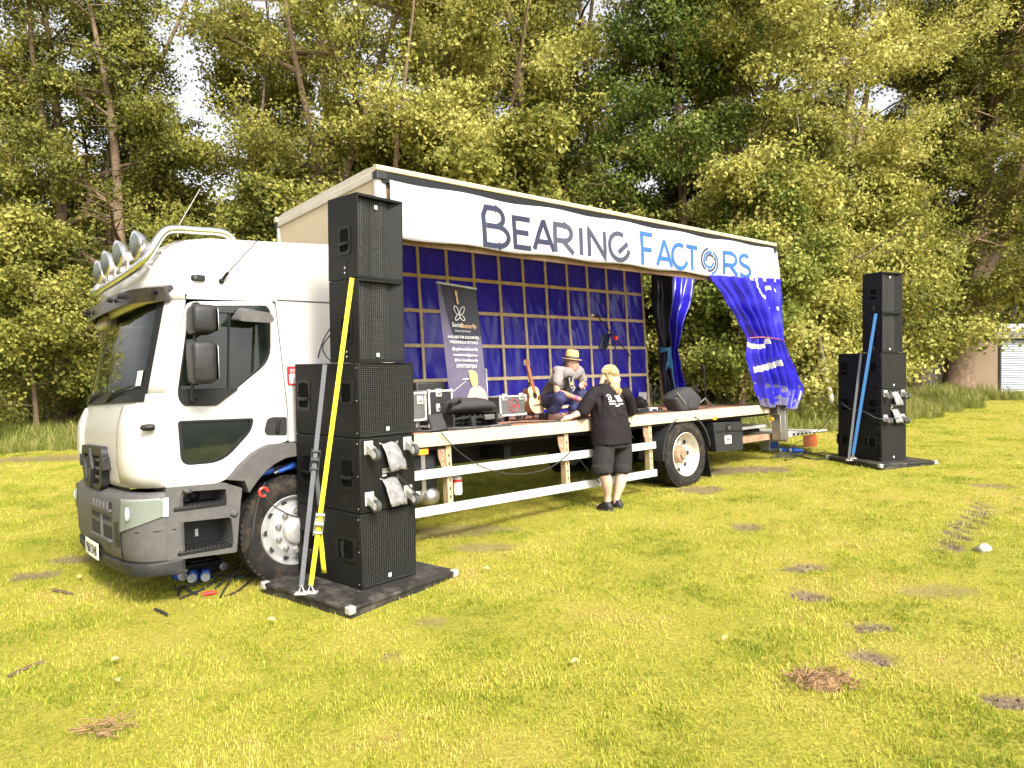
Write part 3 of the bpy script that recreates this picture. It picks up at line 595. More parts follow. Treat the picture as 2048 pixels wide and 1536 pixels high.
MB().bx(XF+.05, XR, .035, .06, 2.93, 3.5).build('header_board', 'rust_steel', truck)
m = MB()
for k in range(9): x = XF+.5+k*.85; m.bx(x-.03, x+.03, .07, W-.07, 3.56, 3.612)
m.build('roof_bows', 'steel', truck)
m = MB(); m.bx(2.66, XR, W-.12, W-.02, ZD, 3.6); m.build('rear_post', 'rust_steel', truck, bevel=.008)
m = MB(); m.bx(2.66, XR, .02, .12, ZD, 3.6); m.build('rear_post', 'steel', truck, bevel=.008)
m = MB(); m.bx(2.64, XR, .06, W-.06, 3.42, 3.6); m.build('rear_header', 'chassis', truck)
# ---- blue curtain closing the far side, with its lath grid
def bw(x, z):
    k = max(0, min(1, (x+1.2)/2.6)); dn = max(0, min(1, (3.2-z)/1.2))
    return W-.07+.012*math.sin(x*5+z)+.10*(.18+.82*k)*dn*noise.noise((x*4.5+z*2.0, z*.6, 0))+.045*(.2+.8*k)*dn*noise.noise((x*11+z*4.5, z*1.1, 9))+.012*noise.noise((x*9, z*3, 4))
m = MB(); NX, NZ = 320, 60; m.grid([[(XF+.05+(2.2-XF-.05)*i/NX, bw(XF+.05+(2.2-XF-.05)*i/NX, 3.55-2.5*j/NZ), 3.55-2.5*j/NZ) for i in range(NX+1)] for j in range(NZ+1)])
bc = m.build('back_curtain', 'tarp_blue', truck, ang=180)
for k in range(15):
    x = 2.185-.485*k
    if x < XF+.06: break
    m = MB(); m.loft([[(x+dx-.02*(z-2), min(bw(x, z), W-.09)+dy, z) for dx, dy in ((-.022, -.022), (.022, -.022), (.022, -.006), (-.022, -.006))] for z in [1.06+2.48*j/16 for j in range(17)]])
    m.build('lath', 'lath', bc)
for k in range(5):
    z = 3.085-.485*k; m = MB(); m.loft([[(x, min(bw(x, z), W-.09)+dy-.004, z+dz) for dy, dz in ((-.026, -.024), (-.026, .024), (-.008, .024), (-.008, -.024))] for x in [XF+.06+(2.18-XF-.06)*i/40 for i in range(41)]])
    m.build('cross_lath', 'lath', bc)
# ---- gathered curtains at the rear corners
def cloth(rows, y, pl, dep, NS=170, NR=130, name='curtain', mats=('tarp_blue',), fm=None, parent=truck, seed=0):
    rows = sorted(rows); out = []
    for j in range(NR+1):
        v = rows[0][0]+(rows[-1][0]-rows[0][0])*j/NR
        for a, b in zip(rows, rows[1:]):
            if v <= b[0]+1e-6: break
        f = (v-a[0])/(b[0]-a[0]); f = f*f*(3-2*f)*.5+f*.5; q = [a[k]+(b[k]-a[k])*f for k in range(len(a))]
        r = []
        for i in range(NS+1):
            s = i/NS; u = q[1]+(q[2]-q[1])*s; vv = v+q[4]*s+q[5]*math.sin(s*9) if len(q) > 5 else v; p = S(u, vv, y)
            ph = seed+j*.0065; wv = (1+.5*noise.noise((s*5, j*.03, seed+9)))*math.sin(s*pl*2*PI+ph+1.1*noise.noise((s*4, j*.02, seed+3)))+.35*math.sin(s*pl*4.3*PI+1.3+ph)
            r.append(p+V((0, dep*q[3]*wv+.02*noise.noise((s*6, j*.065, seed)), 0)))
        out.append(r)
    m = MB(); m.grid(out)
    if fm: m.fm = [fm(k % NS/NS, k//NS/NR) for k in range(len(m.f))]
    o = m.build(name, list(mats), parent, ang=180); md = o.modifiers.new('solid', 'SOLIDIFY'); md.thickness = .004; return o
def marks(s, t):
    for (cx, cy, rx, ry, a0, a1) in ((.80, .16, .055, .10, 60, 260), (.885, .17, .05, .085, -120, 110), (.66, .07, .035, .10, 120, 300)):
        dx, dy = (s-cx)/rx, (t-cy)/ry; r = math.hypot(dx, dy); a = math.degrees(math.atan2(-dy, dx))
        if .72 < r < 1.05 and any(a0 <= a+k <= a1 for k in (-360, 0, 360)): return 1
    if .90 < s < .925 and .26 < t < .42: return 1
    if .50 < t-.03*math.sin(s*9) < .535 and s < .52: return 1
    if .70 < t+.10*s < .745 and .05 < s < .75: return 1
    if t > .955-.03*math.sin(s*14): return 2
    if t > .80 and noise.noise((s*14, t*22, 3)) > .33: return 2
    return 0
nc = cloth([(550, 1420, 1562, .35, 8, 0), (600, 1456, 1563, .6, 4, 0), (645, 1483, 1564, .9, 2, 0), (676, 1499, 1567, 1, 6, 0), (705, 1498, 1578, 1, 6, 0), (740, 1504, 1592, .9, 4, 0), (775, 1513, 1603, .8, 4, 1), (812, 1526, 1592, .7, 4, 4)], -.06, 5.5, .062, name='tied_curtain', mats=('tarp_blue', 'band_white', 'tarp_mud'), fm=marks)
nc['label'] = 'blue curtain gathered at the near rear corner'
m = MB(); m.tube([S(1498+72*k/10, 676+6*k/10-4*math.sin(PI*k/10), .02-.19*math.sin(PI*min(1, .15+k/10*.7))) for k in range(11)], .022, 6, flat=.3); m.build('tie_band', 'band_orange', nc)
fc = cloth([(548, 1306, 1386, .6, 4, 0), (600, 1308, 1376, .8, 2, 0), (650, 1314, 1358, .9, 2, 0), (698, 1322, 1346, 1, 2, 0), (730, 1322, 1352, 1, 2, 0), (770, 1326, 1362, .9, 3, 1), (798, 1330, 1366, .8, 4, 2)], 2.1, 3.5, .09, name='tied_curtain', mats=('tarp_dark', 'tarp_blue'), fm=lambda s, t: 1 if s > .45 else 0, seed=2)
fc['label'] = 'dark blue curtain roped to the far rear post'
m = MB(); c = S(1329, 700, 1.98); rnd = random.Random(4)
for k in range(4): m.tube([c+V((.09*math.cos(a), .09*math.sin(a)-.02, .02*k-.03+.012*math.sin(a*2+k))) for a in [2*PI*i/14 for i in range(15)]], .012, 6)
for k in range(7):
    x = rnd.uniform(-.1, .05); l = rnd.uniform(.25, .55); m.tube(smooth_path([c+V((x*.4, -.1, 0)), c+V((x, -.13, -l*.5)), c+V((x*1.4, -.11, -l)), c+V((x*.8, -.12, -l*.6))], 4), .011, 5)
m.tube([c+V((.0, -.1, 0)), c+V((.06, -.13, -.6)), c+V((.16, -.15, -1.0))], .014, 5)
m.build('rope', 'rope_blue', fc)
# red badge on the cab side
bm_ = P2((573, 733), (612, 733), (612, 770), (575, 770), y=.05); bd = MB().plate([rp(bm_, .015)], .042, .006).build('side_badge', 'red_sign', truck)
c = S(579, 740.5, .05); text('lettering', 'REN\nTRU', .034, MX.Translation((c.x, .0405, c.z-.012)) @ FACE, 'label_white', bd, align='LEFT', sx=1.1)
MB().plate([P2((577, 749), (607, 749), (608, 767), (578.5, 767), y=.05)], .039, .002).build('badge_panel', 'label_white', bd)
# ================================================================== THE TITLE BANNER on the stage roof
BZ0, BZ1 = 2.965, 3.52
def bany(x, z):
    k = max(0, (-3.6-x)/.9); e = max(0, (x-2.3)/.6)
    return -.045+.012*math.sin(x*1.7+z*2)+.02*noise.noise((x*.9, z*2.2, 1))+.02*k*noise.noise((x*3, z*3, 7))+.10*e*e-.05*e*(BZ1-z)
tb_ = thing('title_banner', 'long white banner lettered in navy and blue hung along the stage roof', 'banner', TRUCK_M)
m = MB(); NX, NZ = 150, 12; X0, X1 = -4.53, 2.93
m.grid([[(X0+(X1-X0)*i/NX, bany(X0+(X1-X0)*i/NX, BZ1-(BZ1-BZ0)*j/NZ)+.0, BZ1-(BZ1-BZ0)*j/NZ-.012*math.sin(i*.25)*(1 if j in (0, NZ) else 0)+.03*(i/NX)) for i in range(NX+1)] for j in range(NZ+1)])
sheet = m.build('sheet', 'banner_white', tb_, ang=180); md = sheet.modifiers.new('solid', 'SOLIDIFY'); md.thickness = .002
for i in range(14):
    for z in (BZ1-.015, BZ0+.018):
        x = X0+.05+(X1-X0-.15)*i/13; MB().lathe([(.012, 0), (.012, .004)], (x, bany(x, z)-.002, z+.03*(x-X0)/(X1-X0)), (0, -1, 0), 8).build('eyelet', 'steel', sheet)
def ribbon(m, pts, wd, closed=False):
    P = []
    for a, b in zip(pts, pts[1:]):
        n = max(1, int((V(b)-V(a)).length/.06)); P += [V(a).lerp(V(b), k/n) for k in range(n)]
    P.append(V(pts[-1])); L_, R_ = [], []
    for i, p in enumerate(P):
        d0 = (P[i]-P[i-1]).normalized() if i else (P[1]-P[0]).normalized(); d1 = (P[i+1]-P[i]).normalized() if i < len(P)-1 else d0
        n0, n1 = V((-d0.y, d0.x)), V((-d1.y, d1.x)); nn = (n0+n1)
        nn = nn.normalized() if nn.length > .3 else n0; k = min(1.8, 1/max(.4, nn.dot(n0))); L_.append(p+nn*wd/2*k); R_.append(p-nn*wd/2*k)
    def bp(q, o): return (q.x, bany(q.x, q.y)-o, q.y)
    m.loft([[bp(a, .007), bp(b, .007), bp(b, .003), bp(a, .003)] for a, b in zip(L_, R_)])
def arcp(cx, cy, rx, ry, a0, a1, n=14): return [(cx+rx*math.cos(R(a0+(a1-a0)*i/n)), cy+ry*math.sin(R(a0+(a1-a0)*i/n))) for i in range(n+1)]
LET = {'B': [[(.55, 1), (.12, 1), (.0, .78), (.0, .0), (.55, 0)]+arcp(.55, .26, .42, .26, -90, 90)+[(.1, .52)], [(.5, 1)]+arcp(.5, .77, .3, .23, 90, -80)],
 'E': [[(1, 1), (0, 1), (0, 0), (1, 0)], [(0, .52), (.88, .52)]], 'A': [[(0, 0), (.47, 1), (.53, 1), (1, 0)], [(.2, .3), (.8, .3)]],
 'R': [[(0, 0), (0, 1), (.5, 1)]+arcp(.5, .72, .4, .28, 90, -90)+[(.1, .44)], [(.42, .44), (1, 0)]], 'I': [[(.5, 0), (.5, 1)]], 'N': [[(0, 0), (0, 1), (1, 0), (1, 1)]],
 'G': [arcp(.5, .5, .5, .5, 62, 350, 24), [(.45, .28), (.94, .66)]], 'F': [[(1, 1), (0, 1), (0, 0)], [(0, .5), (.85, .5)]], 'C': [arcp(.5, .5, .5, .5, 62, 340, 24)],
 'T': [[(0, 1), (1, 1)], [(.5, 1), (.5, 0)]], 'S': [arcp(.5, .76, .42, .24, 40, 255, 14)+arcp(.5, .25, .45, .25, 90, -150, 14)]}
zb0, zb1 = 3.035, 3.36
def lx(X): return S(720+X/2.327, 520, -.03).x
for ch, a, b, big, mt in (('B', 582, 697, .085, 'navy'), ('E', 724, 797, 0, 'navy'), ('A', 812, 902, 0, 'navy'), ('R', 910, 990, 0, 'slate'), ('I', 1018, 1032, 0, 'slate'), ('N', 1061, 1133, 0, 'slate'), ('G', 1155, 1246, .01, 'slate'),
    ('F', 1308, 1358, .085, 'sky_blue'), ('A', 1377, 1446, 0, 'sky_blue'), ('C', 1449, 1522, 0, 'sky_blue'), ('T', 1519, 1570, 0, 'sky_blue'), ('R', 1691, 1750, 0, 'sky_blue'), ('S', 1757, 1808, 0, 'sky_blue')):
    def yo(X): return S(720+X/2.327, 300+{0: 0}.get(0)+0, 0).x*0
    x0, x1 = lx(a), lx(b); m = MB()
    for st_ in LET[ch]: ribbon(m, [(x0+p[0]*(x1-x0), zb0-(.02 if big > .05 else 0)+p[1]*(zb1-zb0+big)) for p in st_], .058)
    m.build('letter', mt, tb_, smooth=False)
x0, x1 = lx(1590), lx(1663); cx, rx, cz, rz = (x0+x1)/2, (x1-x0)/2*1.12, (zb0+zb1)/2, .185
for k, (r0, a0, a1, mt) in enumerate(((.98, 100, 235, 'slate'), (.98, 280, 420, 'sky_blue'), (.74, 70, 215, 'sky_blue'), (.76, 250, 395, 'slate'), (.55, 40, 180, 'slate'), (.55, 215, 350, 'sky_blue'))):
    m = MB(); ribbon(m, [(cx+rx*(r0-.16*i/14)*math.cos(R(a0+(a1-a0)*i/14)), cz+rz*(r0-.16*i/14)*math.sin(R(a0+(a1-a0)*i/14))) for i in range(15)], .034); m.build('swirl_arc', mt, tb_, smooth=False)
# ================================================================== LOUDSPEAKER STACKS
def grille_bars(m, x0, x1, z0, z1, nx, nz, fy, t=.0022):
    for i in range(nx+1):
        x = x0+(x1-x0)*i/nx; m.bx(x-t, x+t, fy(x)-.002, fy(x)+.002, z0, z1)
    for j in range(nz+1):
        z = z0+(z1-z0)*j/nz; a, b = x0, x1; N_ = 6
        for k in range(N_):
            xa, xb = x0+(x1-x0)*k/N_, x0+(x1-x0)*(k+1)/N_; m.add([(xa, fy(xa)-.004, z-t), (xb, fy(xb)-.004, z-t), (xb, fy(xb)-.004, z+t), (xa, fy(xa)-.004, z+t)], [(0, 1, 2, 3)])
def handle(parent, y, z, tall=True, s=1.):           # recessed bar handle in the side face x = 0
    a, b = (.095*s, .135*s) if tall else (.135*s, .095*s)
    def pl(o, x0, x1, nm, mt, par, bev=.004): m = MB(); m.prism(o, lambda p: (x0, y-p[0], z+p[1]), lambda p: (x1, y-p[0], z+p[1])); return m.build(nm, mt, par, bevel=bev)
    h = pl([rp([(-a, -b), (a, -b), (a, b), (-a, b)], .025), rp([(-a*.72, -b*.78), (a*.72, -b*.78), (a*.72, b*.78), (-a*.72, b*.78)], .03)], -.006, .02, 'handle', 'black_plastic', parent)
    pl([rp([(-a*.74, -b*.8), (a*.74, -b*.8), (a*.74, b*.8), (-a*.74, b*.8)], .03)], -.0015, .001, 'handle_recess', 'foam_black', h, 0)
    if tall: MB().tube([(-.004, y-a*.72, z-b*.22), (-.012, y, z-b*.25), (-.004, y+a*.72, z-b*.22)], .016, 8).build('grip', 'black_plastic', h)
    else: MB().tube([(-.004, y+a*.25, z-b*.72), (-.012, y+a*.28, z), (-.004, y+a*.25, z+b*.72)], .016, 8).build('grip', 'black_plastic', h)
SWD, SDP, SHT = .576, .89, .598
def caster(parent, x, z, T=None):
    c = MB().bx(x-.045, x+.045, -.008, 0, z-.055, z+.055).build('caster', 'zinc', parent, bevel=.004)
    m = MB()
    for s in (-1, 1): m.loft([[(x+s*.028-.003, y, z+zz) for y, zz in ((-.008, -.03), (-.008, .03), (-.10, -.02), (-.10, -.07))], [(x+s*.028+.003, y, z+zz) for y, zz in ((-.008, -.03), (-.008, .03), (-.10, -.02), (-.10, -.07))]])
    m.bx(x-.028, x+.028, -.014, -.008, z-.035, z+.035); m.build('fork', 'zinc', c)
    w_ = MB().lathe([(.018, -.02), (.045, -.02), (.05, -.014), (.05, .014), (.045, .02), (.018, .02)], (x, -.09, z-.05), (1, 0, 0), 20).build('caster_wheel', 'caster_rubber', c)
    MB().lathe([(.03, -.022), (.03, .022)], (x, -.09, z-.05), (1, 0, 0), 16).build('caster_hub', 'zinc', c)
def sub(M4, label, kind, hands, group):
    t = thing('subwoofer', label, 'speaker', M4, group)
    if kind == 'grille':
        m = MB(); F = .018; m.loft([[(0, y, 0), (SWD, y, 0), (SWD, y, SHT), (0, y, SHT)] for y in (SDP, .022)], True)
        m.prism([[(0, 0), (SWD, 0), (SWD, SHT), (0, SHT)], [(F, F), (SWD-F, F), (SWD-F, SHT-F), (F, SHT-F)]], lambda p: (p[0], 0, p[1]), lambda p: (p[0], .0225, p[1]))
        m.build('cabinet', 'cab_black', t, bevel=.007)
        MB().bx(F, SWD-F, .016, .021, F, SHT-F).build('grille_foam', 'foam_black', t)
        m = MB(); grille_bars(m, F+.004, SWD-F-.004, F+.004, SHT-F-.004, 24, 36, lambda x: .009, .0018); g = m.build('grille', 'grille_black', t, smooth=False); g['kind'] = 'stuff'
        MB().bx(SWD*.50-.014, SWD*.50+.014, .000, .006, .045, .075).build('badge', 'label_white', t)
    else:
        m = MB(); m.bx(0, SWD, 0, SDP, 0, SHT); m.build('cabinet', 'cab_black', t, bevel=.009)
        for x in (.085, SWD-.085):
            for z in (.115, SHT-.075): caster(t, x, z)
        pn = MB().bx(SWD/2-.10, SWD/2+.10, -.004, 0, .03, SHT-.02).build('amp_panel', 'black_plastic', t, bevel=.003)
        m = MB()
        for k in range(9): m.bx(SWD/2-.08, SWD/2+.08, -.009, -.004, .30+k*.008, .303+k*.008)
        m.build('heat_fins', 'dark_plastic', pn)
        for (x_, z_, w_, h_) in ((-.07, .035, .11, .014), (-.07, .008, .07, .022), (.01, .005, .06, .018), (-.07, -.016, .04, .012)): MB().bx(SWD/2+x_, SWD/2+x_+w_, -.006, -.004, SHT/2+z_-.005, SHT/2+z_-.005+h_).build('panel_label', 'label_white', pn, smooth=False)
        for z in (SHT-.05, SHT/2-.04):
            m = MB(); N_ = 8
            m.grid([[(SWD/2-.085+.17*i/N_+.05*(j/6)+.006*math.sin(i*2.1+j), -.012-.10*(j/6)*(1-.35*j/6)-.012*noise.noise((i*.9, j*.8, z*9)), z-.225*j/6-.006*math.sin(i)) for i in range(N_+1)] for j in range(7)])
            o = m.build('rain_flap', 'vinyl', t, ang=180); md = o.modifiers.new('s', 'SOLIDIFY'); md.thickness = .003
            for sx in (-.09, .09): MB().lathe([(.007, 0), (.007, .008)], (SWD/2+sx, -.004, z), (0, -1, 0), 8).build('stud', 'zinc', pn)
    for (y, z, tall) in hands: handle(t, y, z, tall)
    for (y, z) in ((.03, .04), (.03, SHT-.04), (.03, SHT/2)): MB().lathe([(.006, 0), (.005, .004)], (0, y, z), (-1, 0, 0), 8).build('screw', 'steel', t)
    return t
TW, TDP, THT = .455, .40, .664
def top(M4, label, flip, group):
    t = thing('loudspeaker', label, 'speaker', M4, group); F = .02; z0, z1 = F, THT-F
    m = MB(); yb = TDP
    m.add([(0, 0, 0), (TW, 0, 0), (TW, 0, THT), (0, 0, THT), (.0, yb, 0), (TW, yb, 0), (TW, yb, THT), (0, yb, THT)], [(3, 7, 4, 0), (1, 5, 6, 2), (0, 4, 5, 1), (3, 2, 6, 7), (4, 7, 6, 5)])
    q = [(F*.6, 0), (TW-F*.6, 0), (TW-.125, .075), (.03, .075)]; k = len(m.v)
    m.add([(x, y, z) for z in (z0, z1) for x, y in q], [(0, 1, 2, 3), (7, 6, 5, 4), (1, 5, 6, 2), (4, 0, 3, 7), (3, 2, 6, 7)])
    m.add([(0, 0, 0), (TW, 0, 0), (TW, 0, THT), (0, 0, THT), (q[0][0], 0, z0), (q[1][0], 0, z0), (q[1][0], 0, z1), (q[0][0], 0, z1)], [(0, 1, 5, 4), (1, 2, 6, 5), (2, 3, 7, 6), (3, 0, 4, 7)])
    m.build('cabinet', 'cab_black', t, smooth=False)
    MB().bx(.03, TW-.125, .068, .073, z0+.004, z1-.004).build('grille_foam', 'foam_black', t)
    m = MB(); grille_bars(m, .034, TW-.128, z0+.008, z1-.008, 16, 44, lambda x: .056+.008*math.cos((x-.18)/.147*PI*1.5)); g = m.build('grille', 'grille_black', t, smooth=False); g['kind'] = 'stuff'
    zb = z1-.06 if flip else z0+.04; MB().bx(.20, .226, .036, .046, zb-.015, zb+.015).build('badge', 'label_white', t)
    handle(t, .17, THT*.46 if flip else THT*.40, True, .85)
    pl_ = MB().bx(-.004, 0, .15, .175, THT*.02, THT*.2).build('rigging_plate', 'black_plastic', t)
    for z in (.04, .1): MB().lathe([(.008, 0), (.007, .004)], (-.004, .162, THT*z+.02), (-1, 0, 0), 8).build('bolt', 'zinc', pl_)
    m = MB(); m.loft([[(x, TDP, z), (x, TDP+.06, z-.11), (x, TDP, z-.11)] for x, z in ((.05, THT*.6), (.2, THT*.6))]); m.build('rain_cover', 'black_plastic', t)
    return t
def platform(c, yaw, lx_, ly_, label):
    M4 = MX.Translation((c.x, c.y, gz(c.x, c.y)-.01)) @ MX.Rotation(yaw, 4, 'Z'); t = thing('stack_platform', label, 'platform', M4)
    MB().bx(0, lx_, 0, ly_, .075, .10).build('top_board', 'ply_black', t, bevel=.004)
    m = MB(); m.bx(.015, lx_-.015, .015, .05, .0, .0745); m.build('side_board', 'ply_black', t); MB().bx(.015, .05, .0505, ly_-.05, 0, .0745).build('side_board', 'ply_black', t); MB().bx(lx_-.05, lx_-.015, .0505, ly_-.05, 0, .0745).build('side_board', 'ply_black', t); MB().bx(.015, lx_-.015, ly_-.0495, ly_-.015, 0, .0745).build('side_board', 'ply_black', t)
    for x in (0, lx_):
        for y in (0, ly_):
            m = MB(); sx, sy = (1 if x == 0 else -1), (1 if y == 0 else -1)
            m.bx(min(x-.006*sx, x+.06*sx), max(x-.006*sx, x+.06*sx), min(y-.006*sy, y+.06*sy), max(y-.006*sy, y+.06*sy), .045, .106); m.build('corner_cap', 'zinc', t, bevel=.012)
    return t, M4
def strap(name, label, pts, wd, mt, anchor, ratchet=None, rm='steel', group=None):
    t = thing(name, label, 'strap', MX.Translation(anchor))
    m = MB()
    q = [V(p)-V(anchor) for p in pts]
    for a, b in zip(q, q[1:]):
        mid = (a+b)/2+V(anchor); n = (C0-mid).normalized(); m.bar(a, b, wd, .004, n)
    m.build('webbing', mt, t)
    m = MB(); m.bx(-.05, .05, -.03, .03, .0, .012); m.tube([(-.025, 0, .01), (0, 0, .07), (.025, 0, .01)], .007, 6); m.build('floor_anchor', 'zinc', t)
    if ratchet:
        c = V(ratchet)-V(anchor); d = (q[0]-q[-1]).normalized(); sd_ = d.cross((C0-V(ratchet)).normalized()).normalized(); n = sd_.cross(d)
        B = MX((sd_, n, d)).transposed().to_4x4(); B.translation = c
        m = MB(); m.bx(-.036, -.03, -.03, .03, -.09, .09, B); m.bx(.03, .036, -.03, .03, -.09, .09, B)
        for z in (-.07, 0, .07): m.tube([(-.036, 0, z), (.036, 0, z)], .014 if z else .024, 8, T=B)
        m.build('ratchet', rm, t)
        m = MB(); m.tube([(0, -.04*s_, .09*math.cos(k*.5)) for k, s_ in ((0, .3), (1, 1), (2, 1.2), (3, 1)) ], .006, 5, T=B); m.bx(-.03, .03, -.045, -.035, -.1, .07, B); m.build('ratchet_lever', rm, t)
        m = MB(); m.grid([[c+sd_*x+n*(-.03+.012*math.sin(k*1.3))+V((0.01*k*.4, 0, -.05*k)) for x in (-wd/2, wd/2)] for k in range(9)]); o = m.build('loose_end', mt, t); md = o.modifiers.new('s', 'SOLIDIFY'); md.thickness = .003
    return t
pf, pr = G(700, 1217, .09), G(918, 1133, .09)
plat, PM = platform(V((-1.209, 5.2, 0)), R(52.9), 1.20, 1.12, 'black plywood platform under the near speaker stack, beside the cab')
base = PM.translation.z+.10
def stack(c, yaw, base, tops, subs, group, where, k_=1.):
    M0 = MX.Translation((c[0], c[1], base)) @ MX.Rotation(yaw, 4, 'Z') @ MX.Scale(k_, 4); out = [M0]; z = .002
    for k, (kind, hands, lab) in enumerate(subs):
        sub(M0 @ MX.Translation((.004*k, .003*k, z)), lab, kind, hands, group); z += SHT+.004
    for k, (fl, lab) in enumerate(tops):
        top(M0 @ MX.Translation((.012, .0+.006*k, z)) @ MX.Rotation(R(-2), 4, 'Z') @ MX.Rotation(R(.6*k), 4, 'Y'), lab, fl, group); z += THT+.006
    return M0
ML = stack((-1.207, 5.611), R(49.5), base, [(False, 'lower of the two slim black loudspeakers on the near stack'), (True, 'topmost slim black loudspeaker of the near stack')],
    [('grille', [(.20, .30, False), (.72, .30, False)], 'bottom black subwoofer of the near stack, grille to the front'),
     ('rear', [(.165, .31, True), (.72, .31, True)], 'middle black subwoofer of the near stack, casters and rain flaps to the front'),
     ('grille', [(.20, .36, False), (.76, .33, True)], 'upper black subwoofer of the near stack, below the slim loudspeakers')], 'cabinets of the near speaker stack', 'near')
def side_pt(M0, u, v, x):                            # where a pixel meets the plane x = const of a stack
    I = M0.inverted(); o = I @ C0; d = (I.to_3x3() @ ray(u, v)); return M0 @ (o+d*((x-o.x)/d.x))
yb_ = G(622, 1186, .09); ya = side_pt(ML, 704, 556, -.012)
strap('ratchet_strap', 'bright yellow ratchet strap slanting down the near speaker stack', [ya, yb_+V((0, 0, .06))], .036, 'strap_yellow', yb_, ya.lerp(yb_+V((0, 0, .06)), .80))
gb = G(603, 1188, .09); ga = side_pt(ML, 650, 729, -.01)
strap('ratchet_strap', 'grey ratchet strap on the side of the near subwoofers', [ga, gb+V((0, 0, .06))], .036, 'strap_grey', gb, ga.lerp(gb, .43), 'dark_plastic')
MRp, PMR = platform(V((5.50, 10.66, 0)), R(17), 1.1, 1.15, 'low black platform under the far speaker stack')
baseR = PMR.translation.z+.10
MR = stack((5.684, 10.98), R(23), baseR, [(False, 'lower of the two slim black loudspeakers on the far right stack'), (True, 'topmost slim black loudspeaker of the far right stack')],
    [('grille', [(.22, .30, False), (.78, .30, False)], 'bottom black subwoofer of the far right stack'),
     ('rear', [(.17, .31, True), (.74, .31, True)], 'middle black subwoofer of the far right stack, casters and flaps to the front'),
     ('grille', [(.20, .36, False), (.76, .33, True)], 'upper black subwoofer of the far right stack')], 'cabinets of the far speaker stack', 'far', .93)
b2 = G(1706, 917, .09); a2 = side_pt(MR, 1752, 627, -.012)
strap('ratchet_strap', 'blue ratchet strap slanting down the far right stack', [a2, b2+V((0, 0, .06))], .045, 'strap_blue', b2)
b3 = G(1698, 921, .09); a3 = side_pt(MR, 1722, 708, -.01)
strap('ratchet_strap', 'pale grey ratchet strap on the far right subwoofers', [a3, b3+V((0, 0, .06))], .036, 'strap_grey', b3)
# ================================================================== LEADS AND PLUGS ON THE GRASS
def lead(label, pts, r=.008, mt='cable_black', group=None, name='cable'):
    o0 = V(pts[0]); m = MB(); m.tube([p-o0 for p in smooth_path(pts, 6)], r, 6); o = m.build(name, mt); o.location = o0; return tag(o, label, 'cable', group)
def gp_(u, v, h=.012): return G(u, v)+V((0, 0, h))
def plug(u, v, yaw, label, mt='plug_blue', k=1.):
    p = G(u, v); t = thing('power_plug', label, 'plug', MX.Translation(p+V((0, 0, .045*k))) @ MX.Rotation(yaw, 4, 'Z'), 'mains plugs under the cab')
    MB().lathe([(.001, -.05), (.044, -.048), (.046, .0), (.044, .045), (.036, .055), (.034, .11), (.022, .13), (.018, .15), (.001, .15)], (0, 0, 0), (1, 0, 0), 16).build('body', mt, t, ang=40)
    MB().lathe([(.035, -.085), (.037, -.05), (.030, -.05), (.03, -.085)], (0, 0, 0), (1, 0, 0), 16).build('collar', 'label_white', t)
    m = MB(); m.bx(-.05, .03, -.03, .03, .044, .056); m.build('flap', mt, t, bevel=.005); return t
plug(358, 1160, R(140), 'dark blue round mains plug, leftmost of those under the cab')
plug(388, 1162, R(100), 'blue mains plug with white collar lying between the other two under the cab')
plug(412, 1160, R(110), 'bright blue mains plug, nearest the wheel on the grass under the cab')
plug(435, 1141, R(160), 'small blue mains plug further back under the cab step')
db = G(402, 1146); t = thing('distribution_box', 'black power distribution box on the grass under the cab', 'box', MX.Translation(db) @ MX.Rotation(R(40), 4, 'Z')); MB().bx(-.16, .16, -.1, .1, 0, .12).build('case', 'black_plastic', t, bevel=.01); MB().bx(-.1, .1, -.06, .06, .12, .135).build('lid', 'dark_plastic', t, bevel=.004)
lead('black lead looping up over the front tyre to the wheel hub', [gp_(470, 1160), S(497, 1100, -.12)*1 and TRUCK_M @ S(500, 1090, -.1), TRUCK_M @ S(510, 1030, -.09), TRUCK_M @ S(520, 990, -.09), TRUCK_M @ S(530, 965, -.02)], .006)
lead('black lead with red coupling hanging in front of the wheel', [TRUCK_M @ S(525, 985, -.10), TRUCK_M @ S(545, 1010, -.12), TRUCK_M @ S(575, 1028, -.13), TRUCK_M @ S(600, 1036, -.14)], .006)
m = MB(); c = S(527, 984, -.10); m.tube([(c.x+.035*math.cos(a), c.y, c.z+.035*math.sin(a)) for a in [5.2*i/12 for i in range(13)]], .012, 6); o = m.build('red_coupling', 'red_plastic'); o.matrix_world = TRUCK_M; tag(o, 'red ring coupling hanging on the front tyre', 'coupling')
rnd = random.Random(8)
ends = [((600, 1128), (430, 1180)), ((598, 1122), (440, 1192)), ((600, 1135), (470, 1170)), ((596, 1118), (410, 1176)), ((600, 1140), (360, 1196)), ((590, 1130), (450, 1199)), ((570, 1140), (345, 1182))]
words = ['uppermost', 'second', 'third', 'fourth', 'longest', 'lowest', 'thin']
for i, ((u0, v0), (u1, v1)) in enumerate(ends):
    pts = []
    for k in range(6):
        f = k/5; pts.append(gp_(u0+(u1-u0)*f+rnd.uniform(-12, 12)*(0 < k < 5), v0+(v1-v0)*f-18*math.sin(PI*f)*(1-i*.12)+rnd.uniform(-6, 6), .012+.10*math.sin(PI*f)*(i < 4)))
    lead('black lead trailing over the grass from the near platform to the plugs', pts, .0075 if i % 2 else .010, group='leads by the near platform')
